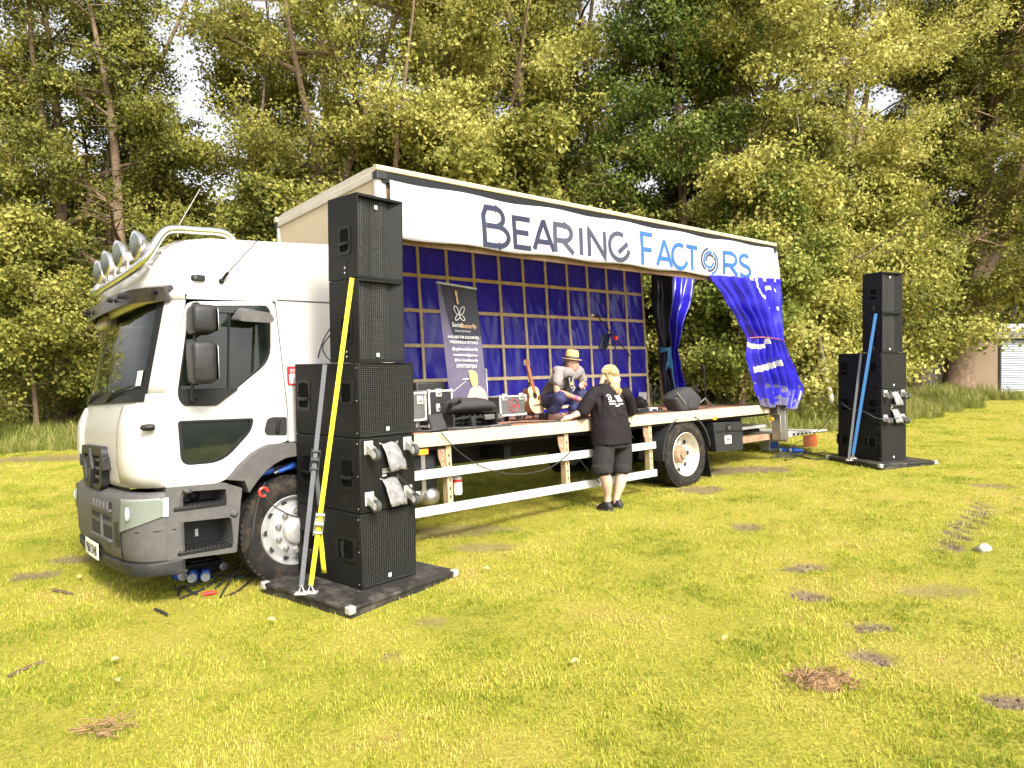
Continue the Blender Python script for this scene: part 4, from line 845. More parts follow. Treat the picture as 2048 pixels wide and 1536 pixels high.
for i, pp in enumerate((((310, 1222), (325, 1228), (335, 1234)), ((355, 1196), (365, 1176), (380, 1186), (395, 1192)), ((18, 1358), (55, 1340), (90, 1328)), ((105, 1183), (122, 1186), (145, 1192)))):
    lead(['short black cable end curling in the grass before the cab', 'bent black cable with pale end before the cab', 'dark stick lying in the grass at the left edge', 'short dark twig in the grass left of the cab'][i], [gp_(u, v, .015) for u, v in pp], .011 if i < 2 else .014, 'cable_black' if i < 2 else 'twig', name='cable' if i < 2 else 'stick')['category'] = 'cable' if i < 2 else 'stick'
c = gp_(418, 1193, .02); m = MB(); m.tube([V((-.05, 0, 0)), V((.05, .02, .01))], .018, 8); o = m.build('red_connector', 'red_plastic', loc=c); tag(o, 'red connector joining the black leads in front of the cab', 'connector')
# leads hanging from the near stack and on the truck side
lead('two-metre black lead drooping behind the near loudspeakers', [side_pt(ML, 672, 640, .2), side_pt(ML, 652, 670, .3), side_pt(ML, 640, 700, .3), side_pt(ML, 632, 735, .3)], .006)
lead('black lead crossing behind the near loudspeakers onto the subwoofer', [side_pt(ML, 674, 655, .2), side_pt(ML, 646, 690, .25), side_pt(ML, 652, 712, .2), side_pt(ML, 664, 724, .1)], .006)
lead('black lead hanging from the top loudspeaker of the near stack', [side_pt(ML, 667, 440, .15), side_pt(ML, 663, 500, .3), side_pt(ML, 672, 560, .15)], .006)
lead('black lead from the lower rain flap of the near stack', [side_pt(ML, 745, 930, .02)*1, *[ML @ V((.30+.05*k, -.09-.01*k, SHT+.30-.05*k)) for k in range(5)]][1:], .006)
lead('long thin lead sagging along the stage side', [TRUCK_M @ S(u, v, -.03) for u, v in ((882, 865), (920, 905), (975, 938), (1040, 948), (1100, 935), (1140, 905))], .006)
lead('thin lead falling behind the standing person to the rail', [TRUCK_M @ S(u, v, -.02) for u, v in ((1160, 920), (1180, 945), (1200, 966))], .005)
lead('thin grey lead rising from the tail lift to the far stack', [gp_(1560, 905, .02), TRUCK_M @ S(1580, 893, -.2), side_pt(MR, 1640, 858, -.15), side_pt(MR, 1684, 800, .02)], .006)
lead('white lead looped on the side of the far right subwoofers', [side_pt(MR, u, v, -.03) for u, v in ((1683, 805), (1700, 818), (1725, 822), (1750, 835), (1765, 838))]+[MR @ V((.30, -.08, SHT+.12))], .006, 'strap_grey')
for i in range(6):
    pts = [gp_(1545+rnd.uniform(-10, 30)+k*(22+3*i), 908+rnd.uniform(-5, 10)+i*1.5, .015) for k in range(5)]
    lead('black lead lying in the tangle beside the far platform', pts, .009, group='leads by the far platform')
plug(1565, 905, R(20), 'blue mains plug on the grass behind the tail lift'); plug(1590, 906, R(-30), 'dark blue mains plug nearest the far platform')
db = G(1560, 902); t = thing('distribution_box', 'grey power box with sockets below the tail lift', 'box', MX.Translation(db+V((-.15, .1, 0))) @ MX.Rotation(R(30), 4, 'Z')); MB().bx(-.13, .13, -.1, .1, 0, .22).build('case', 'case_silver', t, bevel=.01); MB().bx(-.1, .1, -.11, -.1, .05, .17).build('socket_panel', 'plug_blue', t)
for k, (u, v) in enumerate(((530, 945), (575, 935))):
    c = S(u, v, .12); t = thing('air_line_coupling', ['blue air line coupling above the front tyre, left one', 'blue air line coupling above the front tyre, nearer the stack'][k], 'coupling', TRUCK_M @ MX.Translation(c)); MB().lathe([(.001, -.09), (.02, -.09), (.024, 0), (.03, .02), (.03, .07), (.001, .075)], (0, 0, 0), (1, 0, .3), 12).build('body', 'plug_blue', t, ang=40); MB().lathe([(.015, -.13), (.015, -.09)], (0, 0, 0), (1, 0, .3), 10).build('ferrule', 'steel', t)
# ================================================================== THE FIELD
import numpy as np
rng = np.random.default_rng(11)
EDGE = [G(u, v) for u, v in ((-900, 935), (-300, 915), (40, 905), (140, 902))]+[V((-6, 16.6, 0)), V((0, 16.4, 0)), V((4, 15.8, 0))]+[G(u, v) for u, v in ((1580, 872), (1690, 858), (1811, 842), (1873, 831), (1932, 820), (1973, 803))]+[V((21, 24.4, 0)), V((40, 24.5, 0))]
EX = [p.x for p in EDGE]; EYY = [p.y for p in EDGE]
def edge_y(x): return np.interp(x, EX, EYY)+.25*np.sin(np.asarray(x)*2.3)+.2*np.sin(np.asarray(x)*5.1+1)
SOIL = []
for (u, v, a, b, k) in ((1605, 1135, 50, 9, 1), (1620, 1190, 46, 14, 1), (1742, 1318, 42, 24, 1), (1735, 1252, 48, 10, .9), (2030, 1402, 58, 24, 1), (1490, 1052, 30, 9, .8), *[(1880+7*i, 1100-7*i, 9, 12, .95) for i in range(14)], *[(1908+8*i, 1098-8*i, 6, 7, .6) for i in range(8)], (1400, 978, 50, 8, .8), (1470, 940, 110, 9, .9), (1380, 948, 60, 8, .7), (70, 1150, 55, 9, .8), (150, 1118, 60, 9, .8), (960, 1095, 70, 10, .55), (900, 1062, 130, 14, .6), (210, 1465, 34, 10, .7), (860, 1245, 40, 12, .5), (1980, 972, 40, 7, .6), (1870, 1180, 90, 16, .45), (780, 1310, 20, 8, .5), (1340, 960, 60, 6, .7), (620, 1150, 60, 9, .4), (1900, 800, 90, 9, .55), (2010, 815, 60, 9, .7), (60, 918, 170, 7, .75)):
    p = G(u, v); q = G(u, v+b); SOIL.append((p.x, p.y, a*p.y/FPX, max(.05, abs(q.y-p.y)), k))
def nz(x, y, s, o=0): return noise.noise((x*s, y*s, o))
def soil_at(x, y):
    s = 0
    for cx, cy, rx, ry, k in SOIL:
        dx, dy = (x-cx)/rx, (y-cy)/ry
        if abs(dx) < 1.8 and abs(dy) < 1.8:
            r = math.hypot(dx, dy)+.45*nz(x, y, 4, cx)+.3*nz(x, y, 11, cy); s = max(s, k*max(0, min(1, (1.05-r)/.28)))
    return s
xs = [-600, -300, -150, -80, -45, -30, -22, -18]+[-16+.3*i for i in range(30)]+[-7+.075*i for i in range(200)]+[8.5, 10, 12, 15, 19, 24, 30, 45, 80, 150, 300, 600]
ys = [-40, -12, -4, 0]+[1.6+.075*i for i in range(140)]+[12.5+.35*i for i in range(40)]+[28, 31, 36, 45, 60, 100, 200, 400, 900]
m = MB(); soil = []
for y in reversed(ys):
    for x in xs:
        s = soil_at(x, y) if (1 < y < 26 and -16 < x < 20) else 0
        soil.append(s); m.v.append(V((x, y, gz(x, y)-.022*s+(.012*nz(x, y, 3)+.006*nz(x, y, 14) if abs(x) < 9 and 1 < y < 13 else 0))))
n = len(xs)
for j in range(len(ys)-1):
    for i in range(n-1): m.f.append((j*n+i, (j+1)*n+i, (j+1)*n+i+1, j*n+i+1))
m.fm = [0]*len(m.f)
gm = bpy.data.materials.new('field'); gm.use_nodes = True; MATS['field'] = gm
t = gm.node_tree; N = t.nodes.new; L = t.links.new; b = t.nodes['Principled BSDF']
tc = N('ShaderNodeTexCoord')
def noise_node(sc, det=6, ro=.6):
    q = N('ShaderNodeTexNoise'); q.inputs['Scale'].default_value = sc; q.inputs['Detail'].default_value = det; q.inputs['Roughness'].default_value = ro; L(tc.outputs['Object'], q.inputs['Vector']); return q
def ramp(inp, stops):
    q = N('ShaderNodeValToRGB'); e = q.color_ramp.elements
    while len(e) < len(stops): e.new(.5)
    for k, (p, c) in enumerate(stops): e[k].position = p; e[k].color = (*c, 1)
    L(inp, q.inputs[0]); return q
def mixc(f, a, bb):
    q = N('ShaderNodeMix'); q.data_type = 'RGBA'; L(f, q.inputs[0]) if hasattr(f, 'links') else None
    L(a, q.inputs[6]); L(bb, q.inputs[7]); return q.outputs[2]
g1 = ramp(noise_node(.55, 4).outputs[0], [(.3, (.16, .19, .02)), (.5, (.27, .255, .032)), (.7, (.34, .25, .07))])
g2 = ramp(noise_node(38, 5, .75).outputs[0], [(.3, (.07, .055, .012)), (.5, (.27, .235, .03)), (.7, (.45, .39, .08))])
gr = N('ShaderNodeMix'); gr.data_type = 'RGBA'; gr.inputs[0].default_value = .55; L(g1.outputs[0], gr.inputs[6]); L(g2.outputs[0], gr.inputs[7])
so_ = ramp(noise_node(14, 8, .7).outputs[0], [(.3, (.07, .05, .03)), (.55, (.18, .13, .082)), (.75, (.28, .21, .14))])
at_ = N('ShaderNodeAttribute'); at_.attribute_name = 'soil'
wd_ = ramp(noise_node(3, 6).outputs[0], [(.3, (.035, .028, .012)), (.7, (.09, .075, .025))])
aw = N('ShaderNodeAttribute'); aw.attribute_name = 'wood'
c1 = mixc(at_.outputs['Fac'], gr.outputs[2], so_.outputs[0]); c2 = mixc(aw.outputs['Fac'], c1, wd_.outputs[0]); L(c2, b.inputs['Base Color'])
b.inputs['Roughness'].default_value = .95; b.inputs['Specular IOR Level'].default_value = .15
bp = N('ShaderNodeBump'); bp.inputs['Strength'].default_value = .8; bp.inputs['Distance'].default_value = .03; L(noise_node(45, 6, .7).outputs[0], bp.inputs['Height']); L(bp.outputs[0], b.inputs['Normal'])
ground = m.build('ground', 'field'); ground['kind'] = 'structure'
a = ground.data.attributes.new('soil', 'FLOAT', 'POINT'); a.data.foreach_set('value', soil)
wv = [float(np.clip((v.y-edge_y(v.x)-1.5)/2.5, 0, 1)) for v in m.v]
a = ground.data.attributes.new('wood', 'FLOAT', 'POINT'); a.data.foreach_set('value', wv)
# ---- grass: tufts of blades set on the field
def blade_mat(name, c0, c1, c2, tr=.25, straw=None, nsc=.7, namp=.28):
    mm = bpy.data.materials.new(name); mm.use_nodes = True; t = mm.node_tree; N = t.nodes.new; L = t.links.new; b = t.nodes['Principled BSDF']; o = t.nodes['Material Output']
    oi = N('ShaderNodeObjectInfo'); geo = N('ShaderNodeNewGeometry'); q = N('ShaderNodeTexNoise'); q.inputs['Scale'].default_value = nsc; q.inputs['Detail'].default_value = 5; L(geo.outputs['Position'], q.inputs['Vector'])
    ad = N('ShaderNodeMath'); ad.operation = 'ADD'; ad.use_clamp = True
    mr = N('ShaderNodeMapRange'); mr.inputs[1].default_value = .3; mr.inputs[2].default_value = .7; mr.inputs[3].default_value = -namp; mr.inputs[4].default_value = namp; L(q.outputs[0], mr.inputs[0])
    at = N('ShaderNodeAttribute'); at.attribute_name = 'tint'; mu = N('ShaderNodeMath'); mu.operation = 'MULTIPLY_ADD'; mu.inputs[1].default_value = .5; L(at.outputs['Fac'], mu.inputs[0])
    m2 = N('ShaderNodeMath'); m2.operation = 'MULTIPLY'; m2.inputs[1].default_value = .5; L(oi.outputs['Random'], m2.inputs[0]); L(m2.outputs[0], mu.inputs[2])
    L(mu.outputs[0], ad.inputs[0]); L(mr.outputs[0], ad.inputs[1])
    r = N('ShaderNodeValToRGB'); e = r.color_ramp.elements; e.new(.5)
    for k, (p, c) in enumerate(((.1, c0), (.5, c1), (.88, c2))): e[k].position = p; e[k].color = (*c, 1)
    if straw: e.new(1.); e[3].position = 1.; e[3].color = (*straw, 1)
    L(ad.outputs[0], r.inputs[0]); L(r.outputs[0], b.inputs['Base Color']); b.inputs['Roughness'].default_value = .55; b.inputs['Specular IOR Level'].default_value = .25
    tl = N('ShaderNodeBsdfTranslucent'); L(r.outputs[0], tl.inputs[0]); mx = N('ShaderNodeMixShader'); mx.inputs[0].default_value = tr; L(b.outputs[0], mx.inputs[1]); L(tl.outputs[0], mx.inputs[2]); L(mx.outputs[0], o.inputs[0]); MATS[name] = mm
blade_mat('lawn_blade', (.17, .225, .018), (.41, .415, .045), (.60, .53, .15), .38, (.42, .29, .11), 1.1, .42)
blade_mat('tall_blade', (.09, .12, .016), (.19, .21, .035), (.42, .38, .14))
def np_mesh(name, vs, faces, mt, tint=None, smooth=False):
    me = bpy.data.meshes.new(name); nv, nf = len(vs), len(faces); k = faces.shape[1]
    me.vertices.add(nv); me.vertices.foreach_set('co', np.ascontiguousarray(vs, dtype=np.float32).ravel())
    me.loops.add(nf*k); me.loops.foreach_set('vertex_index', faces.ravel().astype(np.int32)); me.polygons.add(nf); me.polygons.foreach_set('loop_start', (np.arange(nf)*k).astype(np.int32))
    me.polygons.foreach_set('use_smooth', [smooth]*nf); me.materials.append(MATS[mt])
    if tint is not None: a = me.attributes.new('tint', 'FLOAT', 'FACE'); a.data.foreach_set('value', tint.astype(np.float32))
    me.update(calc_edges=True); me.validate(); return me
def tuft(seed, nb, rad, h0, h1, wd, lean):
    r = np.random.default_rng(seed); V_ = []; F_ = []; T_ = []
    for i in range(nb):
        a = r.uniform(0, 6.28); d = rad*math.sqrt(r.random()); x, y = d*math.cos(a), d*math.sin(a); h = r.uniform(h0, h1); b_ = r.uniform(0, 6.28); ln = r.uniform(.2, 1)*lean*h; w_ = wd*r.uniform(.7, 1.3)
        s = (math.cos(b_+1.57)*w_/2, math.sin(b_+1.57)*w_/2); k = len(V_)
        mx_, my = x+math.cos(b_)*ln*.35, y+math.sin(b_)*ln*.35
        V_ += [(x-s[0], y-s[1], -.01), (x+s[0], y+s[1], -.01), (mx_+s[0]*.8, my+s[1]*.8, h*.6), (mx_-s[0]*.8, my-s[1]*.8, h*.6), (x+math.cos(b_)*ln, y+math.sin(b_)*ln, h*r.uniform(.75, 1))]
        F_ += [(k, k+1, k+2), (k, k+2, k+3), (k+3, k+2, k+4)]; T_ += [r.random()]*3
    return np.array(V_), np.array(F_), np.array(T_)
def scatter(name, label_kind, pts, sc, tufts, mt):
    me = bpy.data.meshes.new(name); me.vertices.add(len(pts)); me.vertices.foreach_set('co', np.asarray(pts, np.float32).ravel())
    a = me.attributes.new('sc', 'FLOAT', 'POINT'); a.data.foreach_set('value', np.asarray(sc, np.float32))
    o = bpy.data.objects.new(name, me); COL.objects.link(o); o['kind'] = 'stuff'; o['label'] = label_kind[0]; o['category'] = label_kind[1]
    ng = bpy.data.node_groups.new(name, 'GeometryNodeTree'); ng.interface.new_socket('Geometry', in_out='INPUT', socket_type='NodeSocketGeometry'); ng.interface.new_socket('Geometry', in_out='OUTPUT', socket_type='NodeSocketGeometry')
    gi = ng.nodes.new('NodeGroupInput'); go = ng.nodes.new('NodeGroupOutput'); ip = ng.nodes.new('GeometryNodeInstanceOnPoints'); jn = ng.nodes.new('GeometryNodeJoinGeometry')
    for k, tf in enumerate(tufts):
        tm = np_mesh(name+'_tuft', *tf[:2], mt, tf[2]); to = bpy.data.objects.new(name+'_tuft', tm)
        oi = ng.nodes.new('GeometryNodeObjectInfo'); oi.inputs['Object'].default_value = to; oi.inputs['As Instance'].default_value = True; ng.links.new(oi.outputs['Geometry'], jn.inputs[0])
    rv = ng.nodes.new('FunctionNodeRandomValue'); rv.data_type = 'INT'; rv.inputs[4].default_value = 0; rv.inputs[5].default_value = len(tufts)-1
    rr = ng.nodes.new('FunctionNodeRandomValue'); rr.data_type = 'FLOAT_VECTOR'; rr.inputs[0].default_value = (-.12, -.12, 0); rr.inputs[1].default_value = (.12, .12, 6.28)
    na = ng.nodes.new('GeometryNodeInputNamedAttribute'); na.data_type = 'FLOAT'; na.inputs[0].default_value = 'sc'
    ng.links.new(gi.outputs[0], ip.inputs['Points']); ng.links.new(jn.outputs[0], ip.inputs['Instance']); ip.inputs['Pick Instance'].default_value = True
    ng.links.new(rv.outputs[2], ip.inputs['Instance Index']); ng.links.new(rr.outputs[0], ip.inputs['Rotation']); ng.links.new(na.outputs[0], ip.inputs['Scale']); ng.links.new(ip.outputs[0], go.inputs[0])
    md = o.modifiers.new('tufts', 'NODES'); md.node_group = ng; return o
PLI = PM.inverted(); PRI = PMR.inverted()
def covered(x, y):
    for I, a, b_ in ((PLI, 1.2, 1.12), (PRI, 1.1, 1.15)):
        q = I @ V((x, y, 0))
        if -.02 < q.x < a+.02 and -.02 < q.y < b_+.02: return True
    return False
pts, sc = [], []; y = 1.5
while y < 25.5:
    dy = .05+.012*y; half = .80*y+1.2; dens = 420 if y < 3.2 else 420*3.2/y
    nn = int(2*half*dy*dens)
    for k in range(nn):
        x = rng.uniform(-half, half); yy = y+rng.uniform(0, dy)
        if yy > edge_y(x)+.5: continue
        s = soil_at(x, yy)
        if s > .06 and rng.random() < .5+s*1.3: continue
        if covered(x, yy): continue
        pn_ = nz(x, yy, 1.3, 5)
        if pn_ < -.28 and rng.random() < .5: continue
        pts.append((x, yy, gz(x, yy)+(.012*nz(x, yy, 3) if abs(x) < 9 and yy < 13 else 0)-.004)); sc.append((1+.02*max(0, yy-3))*rng.uniform(.65, 1.2)*(1+.3*pn_)*(1-.4*s))
    y += dy
scatter('lawn_grass', ('short bright yellow-green lawn grass', 'grass'), pts, sc, [tuft(k, 18, .06, .014, .036, .0045, 1.0) for k in range(5)], 'lawn_blade')
pts, sc = [], []
for k in range(9000):
    x = rng.uniform(-16, 19); e = float(edge_y(x)); d = abs(rng.normal(0, 1.7)); yy = e+d-.1
    if x > 15.4 and yy > 22.6: continue
    pts.append((x, yy, gz(x, yy)-.01)); sc.append(rng.uniform(.5, 1.25)*min(1, .45+d*.5))
scatter('tall_grass', ('unmown tall grass along the edge of the wood', 'grass'), pts, sc, [tuft(40+k, 22, .14, .25, .62, .011, .55) for k in range(4)], 'tall_blade')
# ================================================================== TREES
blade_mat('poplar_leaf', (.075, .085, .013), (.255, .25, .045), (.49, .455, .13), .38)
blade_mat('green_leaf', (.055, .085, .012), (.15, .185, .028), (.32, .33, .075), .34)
mat('bark', (.13, .085, .05), .9, var=.45, scale=9, bump=.8, bscale=22, dirt=((.22, .17, .10), .4, 4))
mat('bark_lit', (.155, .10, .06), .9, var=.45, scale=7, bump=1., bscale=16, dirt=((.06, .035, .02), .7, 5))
mat('birch_bark', (.55, .5, .42), .8, var=.2, scale=9, dirt=((.08, .06, .05), .7, 11))
def leaves(cs, rad, npc, size, seed):
    r = np.random.default_rng(seed); cs = np.asarray(cs); n = len(cs)*npc
    c = np.repeat(cs[:, :3], npc, 0); rd = np.repeat(cs[:, 3] if cs.shape[1] > 3 else np.full(len(cs), rad), npc)
    u = r.normal(size=(n, 3)); u /= np.linalg.norm(u, axis=1)[:, None]; d = rd*r.random(n)**.45
    p = c+u*d[:, None]*np.array([1, 1, .72]); p[:, 2] -= .12*d
    nr = u*.6+r.normal(size=(n, 3))*.75+np.array([0, -.25, .35]); nr /= np.linalg.norm(nr, axis=1)[:, None]
    t = np.cross(nr, r.normal(size=(n, 3))); t /= np.linalg.norm(t, axis=1)[:, None]; b_ = np.cross(nr, t)
    s = (size*r.uniform(.55, 1.35, n))[:, None]
    vs = np.stack([p-t*s*.55, p-b_*s*.40+nr*s*.1, p+t*s*.62, p+b_*s*.40+nr*s*.1], 1).reshape(-1, 3)
    f = np.arange(n*4).reshape(-1, 4); tint = np.clip(r.normal(.5, .28, n)+np.repeat(r.normal(0, .12, len(cs)), npc), 0, 1)
    return vs, f, tint
def make_tree(seed, h, r0, spread, low, nlimb, lpc=78, size=.088, fork=0, crad=(.32, .66), fill=0, gap=0.):
    r = random.Random(seed); m = MB(); ml = MB(); cl = []
    def bend(p, d, L_, seg, wob, up):
        out = [V(p)]; dd = V(d).normalized()
        for k in range(seg):
            dd = (dd+V((r.uniform(-wob, wob), r.uniform(-wob, wob), r.uniform(-wob, wob)+up))).normalized(); out.append(out[-1]+dd*L_/seg)
        return out
    stems = [bend((0, 0, -.15), (r.uniform(-.05, .05), r.uniform(-.05, .05), 1), h, 12, .07, .02)]
    rad = [r0*(1.55 if i == 0 else (1.12 if i == 1 else 1))*(1-.9*i/12) for i in range(13)]
    m.tube([stems[0][0]]+[stems[0][0].lerp(stems[0][1], .12)]+stems[0][1:], [r0*1.7, r0*1.25]+rad[1:], 12)
    for k in range(fork):
        i = r.randint(2, 5); d = V((r.uniform(-1, 1), r.uniform(-.7, .7), 1.5)); s = bend(stems[0][i], d, h*r.uniform(.5, .75), 10, .09, .06); stems.append(s); ml.tube(s, [rad[i]*.75*(1-.9*q/10) for q in range(11)], 8)
    for k in range(nlimb):
        st_ = stems[r.randrange(len(stems))] if k % 2 else stems[0]; f = (k+r.random())/nlimb; f = low+(1-low)*f**.9; q = f*(len(st_)-1); i = min(int(q), len(st_)-2); p = st_[i].lerp(st_[i+1], q-i)
        a = k*2.4+r.uniform(-.6, .6); el = r.uniform(.05, .75)*(1 if f > .3 else .45); L_ = spread*(1-.55*f)*r.uniform(.65, 1.2)
        lb = bend(p, (math.cos(a), math.sin(a), el), L_, 7, .14, .03); rr = max(.018, r0*.42*(1-f*.75)); ml.tube(lb, [rr*(1-.85*j/7) for j in range(8)], 6)
        for j in range(2, 8):
            if j > 2: cl.append((*(lb[j]+V((r.uniform(-.3, .3), r.uniform(-.3, .3), r.uniform(-.3, .25)))), r.uniform(*crad)))
            for e in range(2):
                a2 = a+r.choice((-1, 1))*r.uniform(.4, 1.4); tw = bend(lb[j], (math.cos(a2), math.sin(a2), r.uniform(-.35, .6)), L_*r.uniform(.22, .5), 4, .22, -.02)
                ml.tube(tw, [rr*.35*(1-.8*q/4)+.004 for q in range(5)], 4); cl.append((*tw[-1], r.uniform(*crad))); 
                if r.random() < .6: cl.append((*tw[2], r.uniform(*crad)*.85))
    for k in range(fill):
        f = r.uniform(low+.08, 1); i = min(int(f*12), 11); p = stems[0][i]; a = r.uniform(0, 6.28); d = spread*(1-.5*f)*r.uniform(.35, .8); cl.append((p.x+d*math.cos(a), p.y+d*math.sin(a), p.z+r.uniform(-.5, .6), r.uniform(*crad)))
    def near_stem(c): i = min(12, max(0, int(round(c[2]/h*12)))); s_ = stems[0][i]; return abs(c[0]-s_.x) < .75 and c[1]-s_.y < -.1
    if gap: cl = [c for c in cl if not (near_stem(c) and r.random() < gap)]
    vs, f, tint = leaves(cl, .6, lpc, size, seed)
    return m, ml, (vs, f, tint)
TV = {}
def variant(key, bark, leaf, *a, **k):
    tr, lb, (vs, f, tint) = make_tree(*a, **k); hold = []
    for o_, nm, mt in ((tr, 'trunk', bark), (lb, 'branches', bark)):
        o = o_.build(nm, mt, ang=60); hold.append(o.data); bpy.data.objects.remove(o)
    TV[key] = (hold[0], hold[1], np_mesh('crown', vs, f, leaf, tint))
variant('a', 'bark', 'poplar_leaf', 1, 14.5, .23, 3.4, .10, 36, fork=2, fill=60, gap=.85)
variant('b', 'bark', 'poplar_leaf', 2, 16, .27, 3.6, .13, 38, fork=2, gap=.85)
variant('c', 'bark', 'poplar_leaf', 3, 13.5, .17, 3.2, .08, 32, fork=2)
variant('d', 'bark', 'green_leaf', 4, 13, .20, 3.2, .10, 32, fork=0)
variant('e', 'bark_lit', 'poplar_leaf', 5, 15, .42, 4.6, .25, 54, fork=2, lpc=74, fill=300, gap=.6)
variant('s', 'bark', 'poplar_leaf', 6, 5.2, .07, 2.0, .12, 18, lpc=84, size=.084, crad=(.30, .58))
variant('g', 'bark', 'green_leaf', 7, 6.0, .13, 2.2, .2, 20, lpc=80, size=.092, crad=(.3, .58))
variant('w', 'birch_bark', 'poplar_leaf', 8, 8.5, .075, 1.7, .22, 18, lpc=50, size=.085)
def tree(key, x, y, label, rot=0., sc=1., name='poplar_tree', group=None, lean=0.):
    M4 = MX.Translation((x, y, gz(x, y))) @ MX.Rotation(lean, 4, 'Y') @ MX.Rotation(rot, 4, 'Z') @ MX.Scale(sc, 4); t = thing(name, label, 'tree', M4, group)
    for me, nm in zip(TV[key], ('trunk', 'branches', 'crown')):
        o = bpy.data.objects.new(nm, me); COL.objects.link(o); o.parent = t
    return t
def X(u, d): return (u-1024)/FPX*d
FR = 'trees along the front of the wood'
tree('c', -16.0, 23.5, 'slim poplar with low bright branches at the left edge', .3, .95, group=FR)
tree('a', X(265, 20.5), 20.5, 'tall poplar with a forked trunk rising behind the roof lamps', .2, 1.0, group=FR)
tree('s', X(70, 18.6), 18.6, 'small leafy poplar nearest the left edge, its thin trunk bare at the foot', 2.2, 1.1, group=FR)
tree('s', X(400, 18.4), 18.4, 'small bushy poplar right behind the cab roof', 4.2, 1.0, group=FR)
tree('b', X(655, 21), 21, 'tall poplar whose brown trunk rises above the front corner of the box body', -.25, 1.0, group=FR)
tree('s', X(560, 19.0), 19.0, 'low leafy young tree behind the front end of the box body', .7, 1.25, group=FR)
tree('c', X(800, 20), 20, 'poplar leaning over the left third of the long banner', 2.0, 1.08, group=FR, lean=R(3))
tree('a', X(1075, 20.5), 20.5, 'poplar with twin dark trunks above the middle of the banner', -.3, 1.06, group=FR)
tree('s', X(960, 19.2), 19.2, 'low spreading poplar behind the middle of the stage', 5.0, 1.5, group=FR)
tree('b', X(1190, 22.5), 22.5, 'poplar with a pale forked trunk above the second word of the banner', .35, .98, group=FR)
tree('d', X(1350, 20.5), 20.5, 'deeper green broadleaf tree behind the rear end of the banner', .9, 1.0, 'broadleaf_tree', group=FR)
tree('g', X(1478, 17.6), 17.6, 'small green tree seen through the open rear of the stage', 1.9, .95, 'broadleaf_tree', group=FR)
tree('c', X(1530, 20), 20, 'poplar rising behind the rear corner of the truck', 5.8, 1.06, group=FR)
tree('s', X(1560, 18.2), 18.2, 'bushy young poplar between the truck and the far stack', 3.1, 1.2, group=FR)
tree('w', X(1668, 18.4), 18.4, 'thin pale-barked tree left of the far speaker stack', .4, .95, group=FR)
tree('b', X(1700, 21.5), 21.5, 'poplar standing behind the far speaker stack', 2.6, .95, group=FR)
tree('s', X(1770, 19.8), 19.8, 'low leafy poplar right behind the far speaker stack', 1.1, 1.2, group=FR)
tree('c', X(480, 22.5), 22.5, 'poplar between the roof lamps and the box body, further back', 2.7, 1.08, group=FR)
tree('b', X(130, 22), 22, 'tall poplar filling the upper left corner', .5, 1.0, group=FR)
tree('a', X(930, 23), 23, 'tall poplar behind the first letters of the banner', 3.0, 1.05, group=FR)
tree('b', X(1430, 23.5), 23.5, 'tall poplar above the last letters of the banner', -.5, 1.0, group=FR)
tree('a', X(1630, 24), 24, 'tall poplar between the truck and the far stack, further back', 5.1, 1.0, group=FR)
tree('c', X(1830, 24.5), 24.5, 'poplar just left of the thick rough trunk', 1.3, 1.1, group=FR)
tree('e', 14.6, 23.4, 'big old poplar with a thick rough trunk in front of the shed', -.5, .98, group=FR)
tree('a', 20.6, 29.5, 'poplar hanging over the shed roof at the right edge', 3.9, .95, group=FR)
tree('s', 17.2, 25.0, 'young poplar with branches drooping over the shutter door', 2.9, .9, group=FR) if 0 else None
BK = 'trees deeper in the wood'
rb = random.Random(5)
for k in range(17):
    x = -24+3.05*k+rb.uniform(-.8, .8); y = 25.5+rb.uniform(0, 4.5)+(3 if 14 < x < 24 else 0)
    tree('abcd'[k % 4], x, y, 'poplar standing deeper in the wood behind the front trees', rb.uniform(0, 6), rb.uniform(.5, .8), group=BK)
for k in range(9):
    x = -22+5.6*k+rb.uniform(-1, 1); y = 23.0+rb.uniform(0, 1.5)+(6 if 13 < x < 26 else 0)
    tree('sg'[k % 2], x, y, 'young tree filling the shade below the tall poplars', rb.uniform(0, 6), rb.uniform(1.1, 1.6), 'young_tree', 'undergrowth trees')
# shrubby undergrowth that closes the wood
cl = []
for k in range(1500):
    x = rng.uniform(-30, 34); y0 = float(edge_y(x))+rng.uniform(3.2, 10) if not (12.5 < x < 23) else rng.uniform(29.5, 34)
    cl.append((x, y0, gz(x, y0)+rng.uniform(.1, 2.9), rng.uniform(.5, .9)))
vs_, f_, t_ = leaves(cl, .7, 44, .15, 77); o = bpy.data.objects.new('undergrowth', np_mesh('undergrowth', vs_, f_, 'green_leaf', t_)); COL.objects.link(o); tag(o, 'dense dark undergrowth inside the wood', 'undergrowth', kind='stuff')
# ================================================================== THE SHED at the right edge
SD_ = 25.6
def sx_(u): return (ray(u, 740).x/ray(u, 740).y)*SD_
zs0 = gz(17.5, SD_)
shed = thing('shed', 'low pebbledash garage with a silver roller shutter at the right edge', 'shed', MX.Translation((sx_(1820), SD_, zs0)))
ox = sx_(1820); x1, x2, x3, x4, x5 = sx_(1880)-ox, sx_(1938)-ox, sx_(1997)-ox, sx_(2001)-ox, sx_(2140)-ox
MB().bx(0, x1, .9, 1.1, -.2, 1.55).build('wall_panel', 'shed_wall', shed, bevel=.01)
MB().bx(x1+.01, x2-.1, .9, 1.1, -.2, 1.6).build('wall_panel', 'shed_post', shed, bevel=.01)
MB().bx(x2, x3, 0, .2, -.2, 1.86).build('wall_panel', 'shed_wall', shed, bevel=.01)
MB().bx(x2-.12, x2, -.03, .9, -.2, 1.9).build('corner_post', 'shed_post', shed)
MB().bx(x3, x4, -.05, .15, -.2, 1.9).build('door_post', 'mesh_black', shed)
